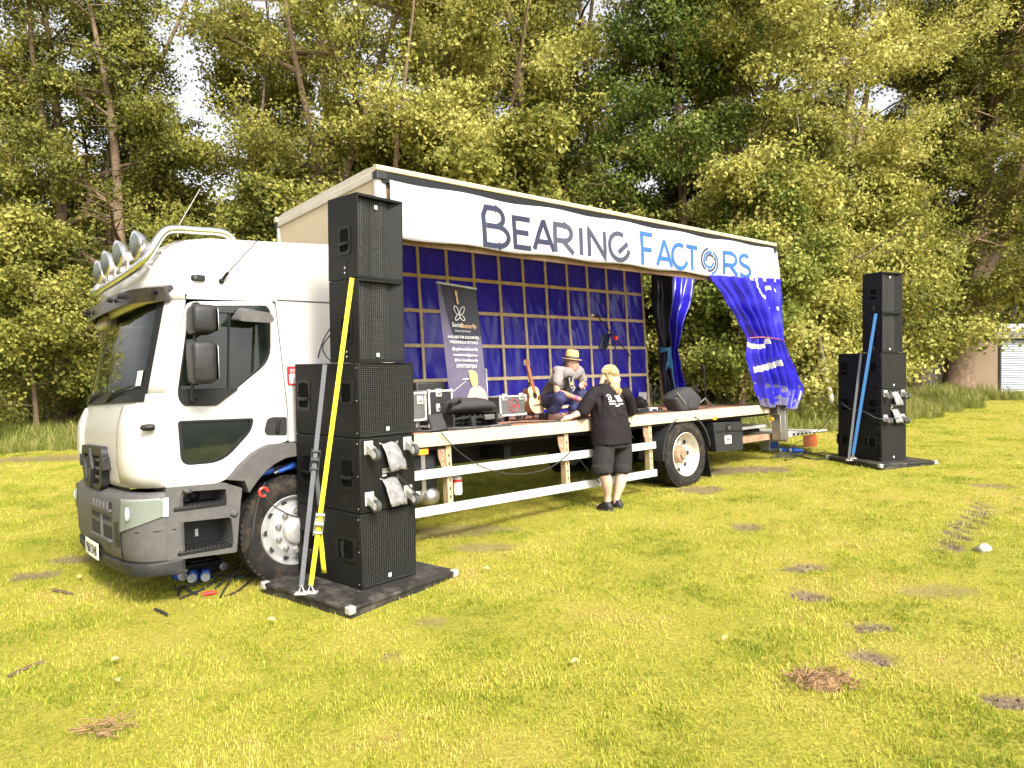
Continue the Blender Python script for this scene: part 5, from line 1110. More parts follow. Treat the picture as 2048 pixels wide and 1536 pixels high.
MB().bx(x5, x5+.3, -.05, .2, -.2, 1.9).build('door_post', 'shed_post', shed)
sh = MB().bx(x4, x5, .08, .12, -.1, 1.86).build('shutter', 'shutter', shed)
for k in range(22):
    z = -.02+k*.085; m = MB(); m.loft([[(x, .078-.022*math.sin(PI*q/4), z+.083*q/4) for q in range(5)] for x in (x4+.02, x5-.02)], False, False); m.build('shutter_slat', 'shutter', sh)
MB().bx(x4, x5, .02, .09, -.12, -.02).build('shutter_foot', 'steel', sh)
MB().bx(x2-.2, x5+.5, -.12, .3, 1.9, 2.16).build('fascia', 'shed_post', shed, bevel=.01)
MB().bx(x3+.1, x5+.5, -.14, .3, 2.165, 2.42).build('roof_edge', 'case_silver', shed, bevel=.01)
MB().bx(-.1, x5+.6, .32, 4.5, 1.95, 2.12).build('roof', 'shed_post', shed)
MB().bx(0, x5+.3, 4.3, 4.5, -.2, 1.95).build('back_wall', 'shed_wall', shed)
# ================================================================== SMALL THINGS ON THE GRASS
p = G(1642, 1368); m = MB(); rc = random.Random(3)
for k in range(150):
    a = rc.uniform(0, 6.28); d = rc.random()**.6*.14; q = V((d*math.cos(a)*1.3, d*math.sin(a), rc.uniform(0, .09)*(1-d/.16)+.01)); e = q+V((rc.uniform(-.08, .08), rc.uniform(-.08, .08), rc.uniform(-.03, .05))); m.tube([q, (q+e)/2+V((0, 0, rc.uniform(0, .02))), e], .0032, 4)
m.lathe([(.001, .05), (.07, .04), (.11, .0), (.11, -.02)], (0, 0, 0), (0, 0, 1), 12); tag(m.build('dead_grass_clump', 'dead_grass', loc=p), 'brown clump of dead grass in the foreground lawn', 'clump')
p = G(210, 1465); m = MB()
for k in range(70):
    a = rc.uniform(0, 6.28); d = rc.random()**.6*.1; q = V((d*math.cos(a)*1.3, d*math.sin(a), rc.uniform(0, .03)+.02)); e = q+V((rc.uniform(-.07, .07), rc.uniform(-.07, .07), rc.uniform(-.01, .03))); m.tube([q, e], .003, 4)
tag(m.build('dead_grass_clump', 'dead_grass', loc=p), 'small tuft of dry grass at the lower left', 'clump')
p = G(1966, 1102); m = MB(); rg = []
for i, (z, k) in enumerate(((-.02, .8), (.02, 1), (.05, .85), (.07, .5), (.075, .1))): rg.append([(.075*k*math.cos(a)*(1+.2*math.sin(3*a+1)), .05*k*math.sin(a), z*.8+.012*math.sin(2*a)) for a in [2*PI*j/12 for j in range(12)]])
m.loft(rg); tag(m.build('pale_stone', 'stone_white', loc=p, ang=60), 'pale rounded stone on the lawn at the right', 'stone')
wl = ['pale fallen leaf nearest the near platform', 'pale fallen leaf in the lower left lawn', 'pale fallen leaf below another at the lower left', 'pale fallen leaf in the middle of the foreground', 'pale leaf left of the cab bumper', 'small pale leaf right of the near platform', 'yellowish leaf before the standing person', 'small pale leaf at the far right of the lawn', 'pale leaf lying in the lower right lawn']
for i, (u, v) in enumerate(((542, 1252), (232, 1333), (233, 1376), (1150, 1337), (160, 1163), (972, 1148), (1187, 1068), (2040, 1005), (1450, 1290))):
    p = G(u, v)+V((0, 0, .05)); m = MB(); s = .032
    m.add([(-1.1*s, 0, 0), (-.3*s, -.6*s, .012), (.6*s, -.4*s, .005), (1.2*s, 0, -.004), (.5*s, .5*s, .012), (-.4*s, .6*s, .008), (0, 0, -.006)], [(0, 1, 6), (1, 2, 6), (2, 3, 6), (3, 4, 6), (4, 5, 6), (5, 0, 6)]); o = m.build('fallen_leaf', 'dry_leaf', loc=p); o.rotation_euler = (.15, .1, i*1.3); tag(o, wl[i], 'leaf', 'fallen leaves'); md = o.modifiers.new('s', 'SOLIDIFY'); md.thickness = .0015

# crumbs of bare earth in the worn patches
pts, sc = [], []
for cx, cy, rx, ry, k in SOIL:
    for q_ in range(int(26*k)):
        a_ = rng.uniform(0, 6.28); d_ = math.sqrt(rng.random()); x, y = cx+rx*d_*math.cos(a_), cy+ry*d_*math.sin(a_)
        if soil_at(x, y) > .2 and y < 13: pts.append((x, y, gz(x, y)-.018)); sc.append(rng.uniform(.4, 1.5))
cr = []
for s_ in range(3):
    r_ = random.Random(90+s_); vs_ = [(.013*math.cos(a)*math.cos(e)*r_.uniform(.6, 1.2), .013*math.sin(a)*math.cos(e)*r_.uniform(.6, 1.2), .010*math.sin(e)) for e in (-.6, .5) for a in [2*PI*j/5 for j in range(5)]]+[(0, 0, .011)]
    f_ = []
    for j in range(5): f_ += [(j, (j+1) % 5, 5+(j+1) % 5), (j, 5+(j+1) % 5, 5+j), (5+j, 5+(j+1) % 5, 10)]
    cr.append((np.array(vs_), np.array(f_), np.full(len(f_), .5)))
mat('earth', (.12, .085, .055), .95, var=.4, scale=30)
scatter('earth_crumbs', ('brown crumbs of earth in the worn lawn patches', 'earth'), pts, sc, cr, 'earth')
# ================================================================== THINGS ON THE STAGE
def deck(x, y, rz=0., z=0.): return TRUCK_M @ MX.Translation((x, y, ZD+z)) @ MX.Rotation(rz, 4, 'Z')
def dthing(name, label, cat, x, y, rz=0., z=0., group=None): return thing(name, label, cat, deck(x, y, rz, z), group)
def flight_case(name, label, x0, x1, y, dep, z0, z1, body='case_black', wheels=True, latches=((.25, .9), (.75, .9)), rz=0., trim='case_silver'):
    w_, h = x1-x0, z1-z0; t = dthing(name, label, 'case', (x0+x1)/2, y+dep/2, rz); a, d = w_/2, dep/2
    MB().bx(-a+.006, a-.006, -d+.006, d-.006, z0+.006, z1-.006).build('panel_box', body, t)
    e = .022
    for sx in (-1, 1):
        for sz in (z0, z1): MB().bx(*sorted((sx*a, sx*(a-e))), -d+e, d-e, *((sz, sz+e) if sz == z0 else (sz-e, sz))).build('edge_trim', trim, t, bevel=.003)
        for sy in (-1, 1): MB().bx(*sorted((sx*a, sx*(a-e))), *sorted((sy*d, sy*(d-e))), z0+e, z1-e).build('edge_trim', trim, t, bevel=.003)
    for sy in (-1, 1):
        for sz in (z0, z1): MB().bx(-a+e, a-e, *sorted((sy*d, sy*(d-e))), *((sz, sz+e) if sz == z0 else (sz-e, sz))).build('edge_trim', trim, t, bevel=.003)
    for sx in (-1, 1):
        for sy in (-1, 1):
            for z in (z0, z1): MB().box((sx*(a-.014), sy*(d-.014), z+(.014 if z == z0 else -.014)), (.046, .046, .046)).build('ball_corner', 'zinc', t, bevel=.014)
    for fx_, fz in latches:
        m = MB(); cx, cz = -a+w_*fx_, z0+h*fz; l = m.bx(cx-.04, cx+.04, -d-.006, -d+.01, cz-.045, cz+.045).build('latch', 'zinc', t, bevel=.006); MB().lathe([(.022, 0), (.022, .008), (.01, .012)], (cx, -d-.006, cz), (0, -1, 0), 12).build('latch_knob', 'steel', l)
    if wheels:
        for sx in (-1, 1):
            for sy in (-1, 1):
                cx, cy = sx*(a-.08), sy*(d-.08); c = MB().bx(cx-.035, cx+.035, cy-.035, cy+.035, z0-.012, z0).build('caster', 'zinc', t); MB().lathe([(.012, -.016), (.04, -.016), (.04, .016), (.012, .016)], (cx, cy, .04), (0, 1, 0) if sx*sy > 0 else (1, .4, 0), 16).build('caster_wheel', 'caster_rubber', c); MB().bx(cx-.022, cx+.022, cy-.022, cy+.022, .05, z0-.012).build('fork', 'zinc', c, bevel=.006)
    return t
def zrel(u, v, y): return S(u, v, y).z-ZD
xa, xb = S(806, 800, .3).x, S(853, 800, .3).x
c1 = flight_case('flight_case', 'pale grey flight case on casters beside the near stack', xa, xb, .3, .45, zrel(840, 842, .3), zrel(840, 784, .3), 'case_grey', latches=((.72, .72),))
xa, xb = S(857, 800, .5).x, S(906, 800, .5).x
flight_case('flight_case', 'black flight case with two silver butterfly latches', xa, xb, .5, .5, .03, zrel(870, 780, .5), 'case_black', False, ((.42, .92), (.42, .52)))
m = MB(); xa, xb = S(832, 765, .9).x, S(893, 765, .9).x; tag(m.bx(xa, xb, .9, 1.3, .0, zrel(860, 764, .9)).build('black_trunk', 'case_black', bevel=.02), 'plain black trunk behind the two left flight cases', 'trunk').matrix_world = TRUCK_M @ MX.Translation((0, 0, ZD))
# leaning pad bag
a, b_, c_, d_ = S(856, 829, .22), S(884, 826, .22), S(897, 862, .1), S(866, 864, .1)
m = MB(); rows_ = []
for j in range(9):
    f = j/8; rows_.append([a.lerp(d_, f).lerp(b_.lerp(c_, f), i/8)+V((0, -.02*math.sin(PI*i/8)*math.sin(PI*min(1, f*1.1))-.008*noise.noise((i*.7, j*.7, 2)), 0)) for i in range(9)])
m.grid(rows_); o = m.build('pad_bag', 'bag_fabric', ang=180); o.matrix_world = TRUCK_M; md = o.modifiers.new('s', 'SOLIDIFY'); md.thickness = .035; md.offset = 1; tag(o, 'flat grey-black padded bag leaning on the stage edge', 'bag')
# roll-up banner
tl, tr, bl, br = S(874, 567, .85), S(942, 580, .85), S(901, 808, .80), S(977, 806, .80)
ex = (br-bl).normalized(); ez = ((tl-bl)-ex*(tl-bl).dot(ex)).normalized(); ny = ez.cross(ex)
BMx = MX((ex, ny, ez)).transposed().to_4x4(); BMx.translation = bl
Wb, Hb = (br-bl).length, (tl-bl).length; sh_ = (tl-bl).dot(ex)
rb_ = thing('rollup_banner', 'tall dark pop-up banner with a butterfly guitar logo and a singer', 'banner', TRUCK_M @ BMx)
def bq(s, t_): return (s*Wb+sh_*t_, t_*Hb)
def skew(z): return sh_*z/Hb
m = MB(); m.mi = 0
rows_ = [[(bq(i/64, 1-j/96)[0], .012*math.sin(i/64*PI), bq(i/64, 1-j/96)[1]) for i in range(65)] for j in range(97)]
m.grid(rows_); m.fm = [1 if (j < 46-9*(abs(i-38)/30)**2 and i > 5+j*.18+(j/40)**3*4) else 0 for j in range(96) for i in range(64)]
o = m.build('print_sheet', ['print_purple', 'print_dark'], rb_, ang=180); md = o.modifiers.new('s', 'SOLIDIFY'); md.thickness = .002
a, b_ = bq(-.01, 1.005), bq(1.01, .985); MB().bar((a[0], 0, a[1]), (b_[0], 0, b_[1]), .03, .022).build('top_rail', 'case_silver', rb_)
MB().bx(-.02, Wb+.02, -.06, .06, -.07, .0).build('base_cassette', 'case_silver', rb_, bevel=.02)
def bt(body, s, t_, size, mt='label_white', sx=1., nm='lettering'): x, z = bq(s, t_); return text(nm, body, size, MX.Translation((x, -.006, z)) @ FACE, mt, rb_, sx=sx)
bt('Social ', .40, .645, .075, sx=.85); bt('Butterfly', .69, .640, .075, 'print_tan', sx=.85)
bt('Event Services', .52, .605, .03, 'case_silver', 1.3)
for body, t_, sz, sx in (('AVAILABLE FOR GIGS,PARTIES,', .548, .048, .72), ('WEDDINGS & FESTIVALS', .505, .048, .8), ('@ogthesocialbutterfly', .448, .052, .82), ('thesocialbutterfly@gmail.com', .40, .042, .72), ('@the1.SocialButterfly', .355, .046, .85), ('07977297281', .30, .062, .9)): bt(body, .52, t_, sz, 'label_white', sx)
def bp_(outl, mt, nm, off): m = MB(); m.prism([[bq(*p) for p in outl]], lambda p: (p[0], -.004-off, p[1]), lambda p: (p[0], -.002-off, p[1])); return m.build(nm, mt, rb_, smooth=False)
for k in (-1, 1):
    for cy, ry, dx in ((.785, .045, .075), (.725, .03, .06)):
        x, z = bq(.48+k*dx, cy); m = MB(); m.tube([(x+.028*math.cos(a)+k*.02*math.sin(a)*(1 if cy > .75 else -1), -.008, z+ry*Hb*.8*math.sin(a)) for a in [2*PI*i/20 for i in range(21)]], .006, 5); m.build('logo_wing', 'label_white', rb_)
bp_([(.445, .84), (.495, .84), (.475, .905), (.485, .925), (.47, .95), (.425, .95), (.42, .925), (.435, .905)], 'print_tan', 'logo_neck', .002)
bp_([(.42, .0), (.45, .06), (.55, .125), (.66, .15), (.82, .145), (.93, .11), (.98, .05), (.98, .0)], 'print_pink', 'printed_shirt', .001)
bp_([(.60, .15), (.58, .19), (.565, .21), (.56, .245), (.59, .265), (.70, .27), (.77, .24), (.77, .18), (.74, .145)], 'print_yellow', 'printed_face', .002)
bp_([(.53, .262), (.56, .278), (.63, .285), (.73, .272), (.79, .235), (.74, .25), (.66, .265), (.58, .262)], 'print_tan', 'printed_cap', .003)
bp_([(.36, .198), (.54, .203), (.54, .215), (.38, .208)], 'case_silver', 'printed_microphone', .002); bp_([(.06, .09), (.46, .188), (.46, .193), (.06, .096)], 'case_silver', 'printed_stand', .001)
# open case with a ridged lid
xa, xb, y = S(958, 760, 1.25).x, S(1010, 760, 1.25).x, 1.25
t = dthing('open_case', 'open case with its dark ridged lid standing upright behind the pop-up banner', 'case', (xa+xb)/2, y); hw = (xb-xa)/2; zt = zrel(985, 737, y)
MB().bx(-hw, hw, -.02, .4, .0, .26).build('base', 'case_black', t, bevel=.01); MB().bx(-hw, hw, .40, .46, .27, zt).build('lid', 'case_grey', t, bevel=.008); m = MB()
for k in range(15): x = -hw+.03+(2*hw-.06)*k/14; m.lathe([(.011, .28), (.011, zt-.02)], (x, .40, 0), (0, 0, 1), 6)
m.build('foam_ridges', 'case_black', t)
for sx in (-1, 1): MB().bx(sx*hw-.012, sx*hw+.012, .385, .465, .26, zt+.01).build('edge_trim', 'case_silver', t)
MB().bx(-hw, hw, .385, .465, zt, zt+.018).build('edge_trim', 'case_silver', t)
# soft bag lying on an open black crate
xa, xb = S(907, 850, .25).x, S(997, 850, .25).x; t = dthing('equipment_crate', 'low open black crate of cables under the long soft bag', 'crate', (xa+xb)/2, .25); hw = (xb-xa)/2
MB().bx(-hw, hw, 0, .4, 0, .02).build('floor', 'case_black', t); MB().bx(-hw, hw, .37, .4, .02, .16).build('back', 'case_black', t)
for s in (-1, 1): MB().bx(s*(hw-.012)-.012, s*(hw-.012)+.012, 0, .37, .02, .16).build('side', 'case_black', t)
rnd = random.Random(12)
for k in range(5):
    cx = -hw+.15+k*(2*hw-.3)/4; m = MB(); m.tube([(cx+.09*math.cos(a)*rnd.uniform(.8, 1.1), .15+.08*math.sin(a), .04+.012*i) for i, a in enumerate([2*PI*j/9 for j in range(14)])], .012, 6); m.build('coiled_cable', 'cable_black', t)
MB().bx(-.05, .02, .02, .1, .02, .13).build('gadget', 'dark_plastic', t, bevel=.01); MB().bx(.15, .4, .03, .08, .08, .14).build('strap_pad', 'case_grey', t, bevel=.01)
m = MB(); zb_0 = .165; rows_ = []; xl = S(901, 820, .3).x-(xa+xb)/2; n_ = 22
for i in range(n_+1):
    f = i/n_; x = xl+(hw-xl)*f; k = .75+.25*min(1, 4*f, 4*(1-f)); h = .085*k+.01*noise.noise((i*.6, 0, 0))
    rows_.append([(x, .18+(.19+.01*noise.noise((i*.8, j, 3)))*math.cos(2*PI*j/18)*k, zb_0+h+(h+.012*noise.noise((i*.9, j*.8, 1)))*math.sin(2*PI*j/18)*(1 if math.sin(2*PI*j/18) > 0 else .9)) for j in range(18)])
m.loft(rows_); t2 = dthing('soft_bag', 'long dark grey soft bag lying on the black crate before the pop-up banner', 'bag', (xa+xb)/2, .25); m.build('body', 'bag_fabric', t2, ang=70)
m = MB(); m.tube(smooth_path([(xl+.02, .1, .24), (xl-.02, .0, .29), (xl+.04, -.02, .33), (xl+.11, .02, .31), (xl+.12, .06, .25)], 5), .022, 6); m.build('carry_handle', 'bag_fabric', t2)
# case with the red ring mark
y = 1.0; xa, xb = S(1000, 812, y).x, S(1054, 812, y).x
lc = flight_case('flight_case', 'low grey flight case with a red ring emblem beside the guitar', xa, xb, y, .42, zrel(1020, 832, y), zrel(1020, 791, y), 'case_grey', True, ((.18, .93), (.8, .93)))
zc = (zrel(1020, 832, y)+zrel(1020, 791, y))/2; m = MB(); m.tube([(.0+.078*math.cos(a), -.213, zc+.078*math.sin(a)) for a in [2*PI*i/28 for i in range(29)]], .004, 4); m.build('ring_mark', 'red_sign', lc)
text('lettering', 'LPA', .07, MX.Translation((0, -.212, zc-.025)) @ FACE, 'red_sign', lc, sx=.8)
# guitar on its stand
y = .95; nb, hd_ = S(1078, 830, y-.05), S(1052, 722, y+.12); ez = (hd_-nb).normalized(); exg = (V((1, .1, 0))-ez*V((1, .1, 0)).dot(ez)).normalized(); GM = MX((exg, ez.cross(exg), ez)).transposed().to_4x4(); GM.translation = nb+V((0, 0, .02)); Lg = (hd_-nb).length
gt = thing('acoustic_guitar', 'pale wooden acoustic guitar standing upright beside the crouching person', 'guitar', TRUCK_M @ GM)
bh = Lg*.50; half = [(0, 0), (.10, .01), (.17, .06), (.195, .14), (.18, .22), (.145, .275), (.135, .31), (.148, .37), (.14, .42), (.09, .46), (.03, .47)]; kz = bh/.47; kx = kz*.92
ol = [(x*kx, z*kz) for x, z in half]; ol = [(p.x, p.y) for p in smooth_path([(x, z, 0) for x, z in ol+[(-x, z) for x, z in ol[::-1][:-1]]]+[(0, 0, 0)], 4)][:-1]
MB().plate([ol], 0, .105).build('body', 'guitar_side', gt, bevel=.006); tp = [(x*.985, z*.99+.003) for x, z in ol]; MB().plate([tp], -.004, .0035).build('soundboard', 'guitar_top', gt)
MB().lathe([(.05*kz, -.0065), (.05*kz, -.004)], (0, 0, bh*.66), (0, 1, 0), 24).build('sound_hole', 'ink', gt); m = MB(); m.tube([(.054*kz*math.cos(a), -.006, bh*.66+.054*kz*math.sin(a)) for a in [2*PI*i/24 for i in range(25)]], .004, 4); m.build('rosette', 'wood_red', gt)
MB().plate([rp([(.03, bh*.45), (.085, bh*.5), (.10, bh*.62), (.06, bh*.66), (.045, bh*.56)], .02)], -.007, .002).build('pickguard', 'guitar_side', gt); MB().bx(-.075, .075, -.016, -.004, bh*.29, bh*.33).build('bridge', 'guitar_side', gt, bevel=.004); MB().bx(-.13, -.10, -.002, .0, bh*.80, bh*.86) if 0 else None
nk = MB().bx(-.024, .024, -.02, .012, bh*.74, Lg*.87).build('neck', 'wood_red', gt, bevel=.004); MB().plate([rp([(-.03, Lg*.87), (.03, Lg*.87), (.042, Lg), (-.042, Lg)], .008)], -.012, .018).build('headstock', 'guitar_side', gt, bevel=.003)
for k in range(6): s = -1 if k < 3 else 1; MB().lathe([(.009, 0), (.009, .02)], (s*.036, 0, Lg*(.9+.033*(k % 3))), (s, 0, 0), 8).build('tuning_peg', 'zinc', gt)
gs = dthing('guitar_stand', 'low black stand holding the guitar', 'stand', nb.x, nb.y+.05); m = MB()
for a in (-2.2, -.9, 1.5): m.tube([(0, .08, .22), (.22*math.cos(a), .08+.2*math.sin(a), .012)], .011, 6)
m.tube([(0, .08, .22), (0, .12, .5)], .011, 6); m.tube([(-.12, -.07, .06), (-.12, .1, .10), (.12, .1, .10), (.12, -.07, .06)], .011, 6); m.build('frame', 'black_plastic', gs)
# microphone stand with tablet
y = 1.15; bx_, by_ = S(1236, 800, y).x, y; ms = dthing('microphone_stand', 'black boom microphone stand holding a tablet before the blue curtain', 'microphone stand', bx_, by_); zk = zrel(1231, 692, y)
def mp(u, v, dy=0.): p = S(u, v, y+dy); return V((p.x-bx_, p.y-by_, p.z-ZD))
m = MB(); m.tube([(0, 0, .05), (0, 0, zk*.6)], .014, 8); m.tube([(0, 0, zk*.6), mp(1229, 680)], .010, 8); m.build('upright', 'black_plastic', ms)
for a in (0.4, 2.5, 4.6): MB().tube([(0, 0, .16), (.3*math.cos(a), .3*math.sin(a), .012)], .010, 6).build('tripod_leg', 'black_plastic', ms)
MB().tube([mp(1199, 638), mp(1232, 676), mp(1261, 713)], .009, 8).build('boom', 'black_plastic', ms); MB().lathe([(.03, -.03), (.035, 0), (.03, .03)], mp(1231, 676), (0, 1, 0), 12).build('boom_clutch', 'red_plastic', ms)
mc = MB().lathe([(.012, .17), (.016, .05), (.018, .03), (.026, .02), (.026, .0), (.024, -.02), (.012, -.032), (.001, -.034)], mp(1184, 630), (1, 0, -.22), 14).build('microphone', 'black_plastic', ms, ang=50); MB().lathe([(.0265, .018), (.0275, .0), (.025, -.022), (.012, -.034), (.001, -.036)], mp(1184, 630), (1, 0, -.22), 14).build('grille_ball', 'chrome', mc)
m = MB(); m.tube(smooth_path([mp(1196, 633), mp(1208, 634), mp(1212, 642), mp(1204, 650), mp(1200, 642)], 5), .005, 5); m.build('microphone_lead', 'cable_black', ms)
tq = [mp(1207, 668), mp(1222, 666, .02), mp(1212, 700, .02), mp(1197, 697)]; nrm = (tq[1]-tq[0]).cross(tq[3]-tq[0]).normalized()*.014
tbm = MB(); tbm.loft([[p-nrm for p in tq], [p+nrm for p in tq]]); tbm.build('tablet', 'dark_glass', ms, bevel=.005); MB().tube([mp(1212, 690), mp(1230, 690)], .008, 6).build('tablet_arm', 'black_plastic', ms)
# stage lights and boxes by the rear
y = .75; c = S(1256, 808, y); t = dthing('par_light', 'small round stage light glowing purple behind the standing person', 'stage light', c.x, y, R(-25)); z = c.z-ZD
MB().lathe([(.055, .10), (.085, .06), (.09, -.04), (.082, -.04), (.08, -.01)], (0, 0, z), (0, 1, 0), 20).build('can', 'black_plastic', t, ang=50); MB().lathe([(.08, -.012), (.001, -.014)], (0, 0, z), (0, 1, 0), 20).build('lens', 'par_purple', t); m = MB(); m.tube([(-.1, 0, z), (-.1, 0, .02), (.1, 0, .02), (.1, 0, z)], .01, 6); m.build('yoke', 'black_plastic', t)
y = .6; c = S(1279, 805, y); t = dthing('moving_head_light', 'black moving head stage light on its square base near the rear curtain', 'stage light', c.x, y, R(-20)); z = c.z-ZD
MB().bx(-.1, .1, -.1, .1, 0, .07).build('base', 'black_plastic', t, bevel=.012); m = MB()
for s in (-1, 1): m.bx(s*.095-.015, s*.095+.015, -.04, .04, .07, z+.04)
m.bx(-.11, .11, -.04, .04, .07, .09); m.build('yoke', 'black_plastic', t, bevel=.01); MB().lathe([(.001, .085), (.06, .08), (.078, .02), (.08, -.06), (.07, -.09), (.001, -.095)], (0, 0, z), (.35, .6, .35), 20).build('head', 'black_plastic', t, ang=50)
for k, (u, v, w_, h, mt, lab) in enumerate(((1302, 815, .16, .07, 'case_silver', 'small silver power box beside the moving head light'), (1315, 818, .1, .05, 'black_plastic', 'small black box by the foot of the far post'), (1262, 827, .05, .05, 'zinc', 'tiny metal clamp on the stage edge'), (1205, 826, .3, .06, 'black_plastic', 'flat black pedal box behind the standing person'), (1130, 826, .26, .09, 'case_black', 'small black case behind the crouching person'))):
    p = S(u, v, .5); t = dthing('gear_box', lab, 'box', p.x, .5+.3*(k == 4)); MB().bx(-w_/2, w_/2, -.06, .06, .001, h).build('shell', mt, t, bevel=.006); MB().bx(-w_/3, w_/3, -.062, -.06, h*.3, h*.7).build('front_plate', 'dark_plastic' if mt != 'black_plastic' else 'case_silver', t)
q = [S(u, v, W-.13) for u, v in ((1278, 784), (1294, 785), (1294, 801), (1278, 800))]; m = MB(); m.loft([q, [p+V((0, .004, 0)) for p in q]]); o = m.build('paper_notice', 'label_white'); o.matrix_world = TRUCK_M; tag(o, 'small white notice at the lower corner of the blue curtain', 'notice')
# padded bag and small tripod near the rear
y = .22; pts_ = [(1338, 797), (1352, 783), (1373, 773), (1395, 798), (1388, 822), (1352, 824)]; c = S(1366, 824, y); ol = rp([(S(u, v, y).x-c.x, S(u, v, y).z-ZD) for u, v in pts_], .03)
t = dthing('padded_bag', 'black padded bag slumped against the roped curtain', 'bag', c.x, y); m = MB(); cxy = (sum(p[0] for p in ol)/len(ol), sum(p[1] for p in ol)/len(ol))
m.loft([[(cxy[0]+(x-cxy[0])*k, yy, max(.004, cxy[1]+(z-cxy[1])*k)) for x, z in ol] for yy, k in ((-.10, .82), (-.08, .95), (0, 1), (.14, .97), (.17, .8))]); m.build('body', 'bag_fabric', t, ang=50)
a, b_ = S(1352, 784, y-.1), S(1370, 808, y-.1); m = MB(); m.bar((a.x-c.x, -.108, a.z-ZD), (b_.x-c.x, -.108, b_.z-ZD), .03, .01, (0, 1, 0)); m.build('strap', 'case_grey', t); MB().bx(cxy[0]-.02, cxy[0]+.14, -.108, -.1, .04, .16).build('pocket', 'bag_fabric', t, bevel=.01)
y = .35; c = S(1412, 819, y); t = dthing('small_tripod', 'thin black microphone tripod at the open rear end of the stage', 'tripod', c.x, y); zt = zrel(1408, 738, y)
MB().tube([(0, 0, .05), (0, 0, zt)], .008, 6).build('pole', 'black_plastic', t); MB().lathe([(.025, -.05), (.035, 0), (.03, .06), (.001, .07)], (-.02, 0, zt), (-.2, 0, 1), 10).build('head', 'black_plastic', t)
for a in (.3, 2.4, 4.5): MB().tube([(0, 0, .16), (.19*math.cos(a), .19*math.sin(a), .01)], .007, 5).build('leg', 'steel', t)
# cables along the stage edge
rnd = random.Random(21)
for i, (u0, u1, y0, lab) in enumerate(((832, 1020, .09, 'black lead along the stage edge by the grey bag'), (900, 1190, .13, 'long black lead along the stage edge past the guitar'), (835, 960, .16, 'black lead under the leaning bag'), (1090, 1200, .10, 'black lead beside the hand on the stage'), (1255, 1345, .16, 'black lead running to the moving head light'), (1380, 1450, .14, 'black lead by the small tripod'), (930, 1000, .08, 'grey lead bunched under the long soft bag'), (1290, 1330, .4, 'tangled lead by the silver power box'))):
    n_ = max(4, int((u1-u0)/22)); pts = [TRUCK_M @ V((S(u0+(u1-u0)*k/n_, 840, y0).x, y0+rnd.uniform(-.035, .05), ZD+.012+rnd.uniform(0, .02))) for k in range(n_+1)]; lead(lab, pts, .009, 'cable_black' if i != 6 else 'strap_grey')
# ================================================================== PEOPLE
def limb(m, pts, rad, n=14, sub=4):
    P = smooth_path(pts, sub); k = len(pts)-1; rr = []
    for i in range(len(P)):
        f = i/sub; j = min(int(f), k-1); f -= j; f = f*f*(3-2*f); rr.append(rad[j]+(rad[j+1]-rad[j])*f)
    m.tube(P, rr, n)
    for p, r_ in ((P[0], rr[0]), (P[-1], rr[-1])): m.lathe([(r_*math.sin(PI*i/8), -r_*math.cos(PI*i/8)) for i in range(9)], p, (0, 0, 1), 12)
def rings(m, rs, n=28, T=None): m.loft([[(cx+rx*math.copysign(abs(math.cos(a))**.85, math.cos(a)), cy+ry*math.copysign(abs(math.sin(a))**.85, math.sin(a)), z) for a in [2*PI*j/n for j in range(n)]] for cx, cy, z, rx, ry in rs], T=T)
def ell(m, c, r, T=None, n=16):
    c = V(c); m.loft([[c+V((r[0]*math.sin(PI*i/n)*math.cos(2*PI*j/n), r[1]*math.sin(PI*i/n)*math.sin(2*PI*j/n), -r[2]*math.cos(PI*i/n))) for j in range(n)] for i in range(1, n)], T=T)
def hand(m, wrist, d, n, side, curl=.25, s=1.):       # palm with four fingers and a thumb; d forward, n back of the hand
    d = V(d).normalized(); n = V(n); n = (n-d*n.dot(d)).normalized(); x = d.cross(n)*side; w0 = V(wrist)
    limb(m, [w0-d*.01, w0+d*.035*s, w0+d*.085*s], [.027*s, .036*s, .034*s], 10, 3)
    for k, (o, l) in enumerate(((-.03, .068), (-.010, .08), (.011, .074), (.03, .058))):
        b0 = w0+d*.08*s+x*o*s; dirs = d; p = [b0]
        for q, f in enumerate((.45, .32, .23)):
            dirs = (dirs-n*curl*(q+.6)).normalized(); p.append(p[-1]+dirs*l*f*s)
        limb(m, p, [.0105*s, .0098*s, .009*s, .008*s], 8, 2)
    b0 = w0+d*.03*s-x*.028*s; limb(m, [b0, b0+(d*.5-x).normalized()*.035*s-n*.006, b0+(d*.9-x*.9).normalized()*.065*s-n*.012], [.014*s, .0115*s, .009*s], 8, 2)
def skin(m, name, mt, parent, vox=.009, it=6, fac=.6, disp=None):
    o = m.build(name, mt, parent, ang=180); r_ = o.modifiers.new('remesh', 'REMESH'); r_.mode = 'VOXEL'; r_.voxel_size = vox; r_.use_smooth_shade = True
    s_ = o.modifiers.new('smooth', 'SMOOTH'); s_.factor = fac; s_.iterations = it
    if disp:
        tx = bpy.data.textures.new(name, 'CLOUDS'); tx.noise_scale = disp[1]; d_ = o.modifiers.new('folds', 'DISPLACE'); d_.texture = tx; d_.strength = disp[0]; d_.mid_level = .5
        e = bpy.data.objects.new
    return o
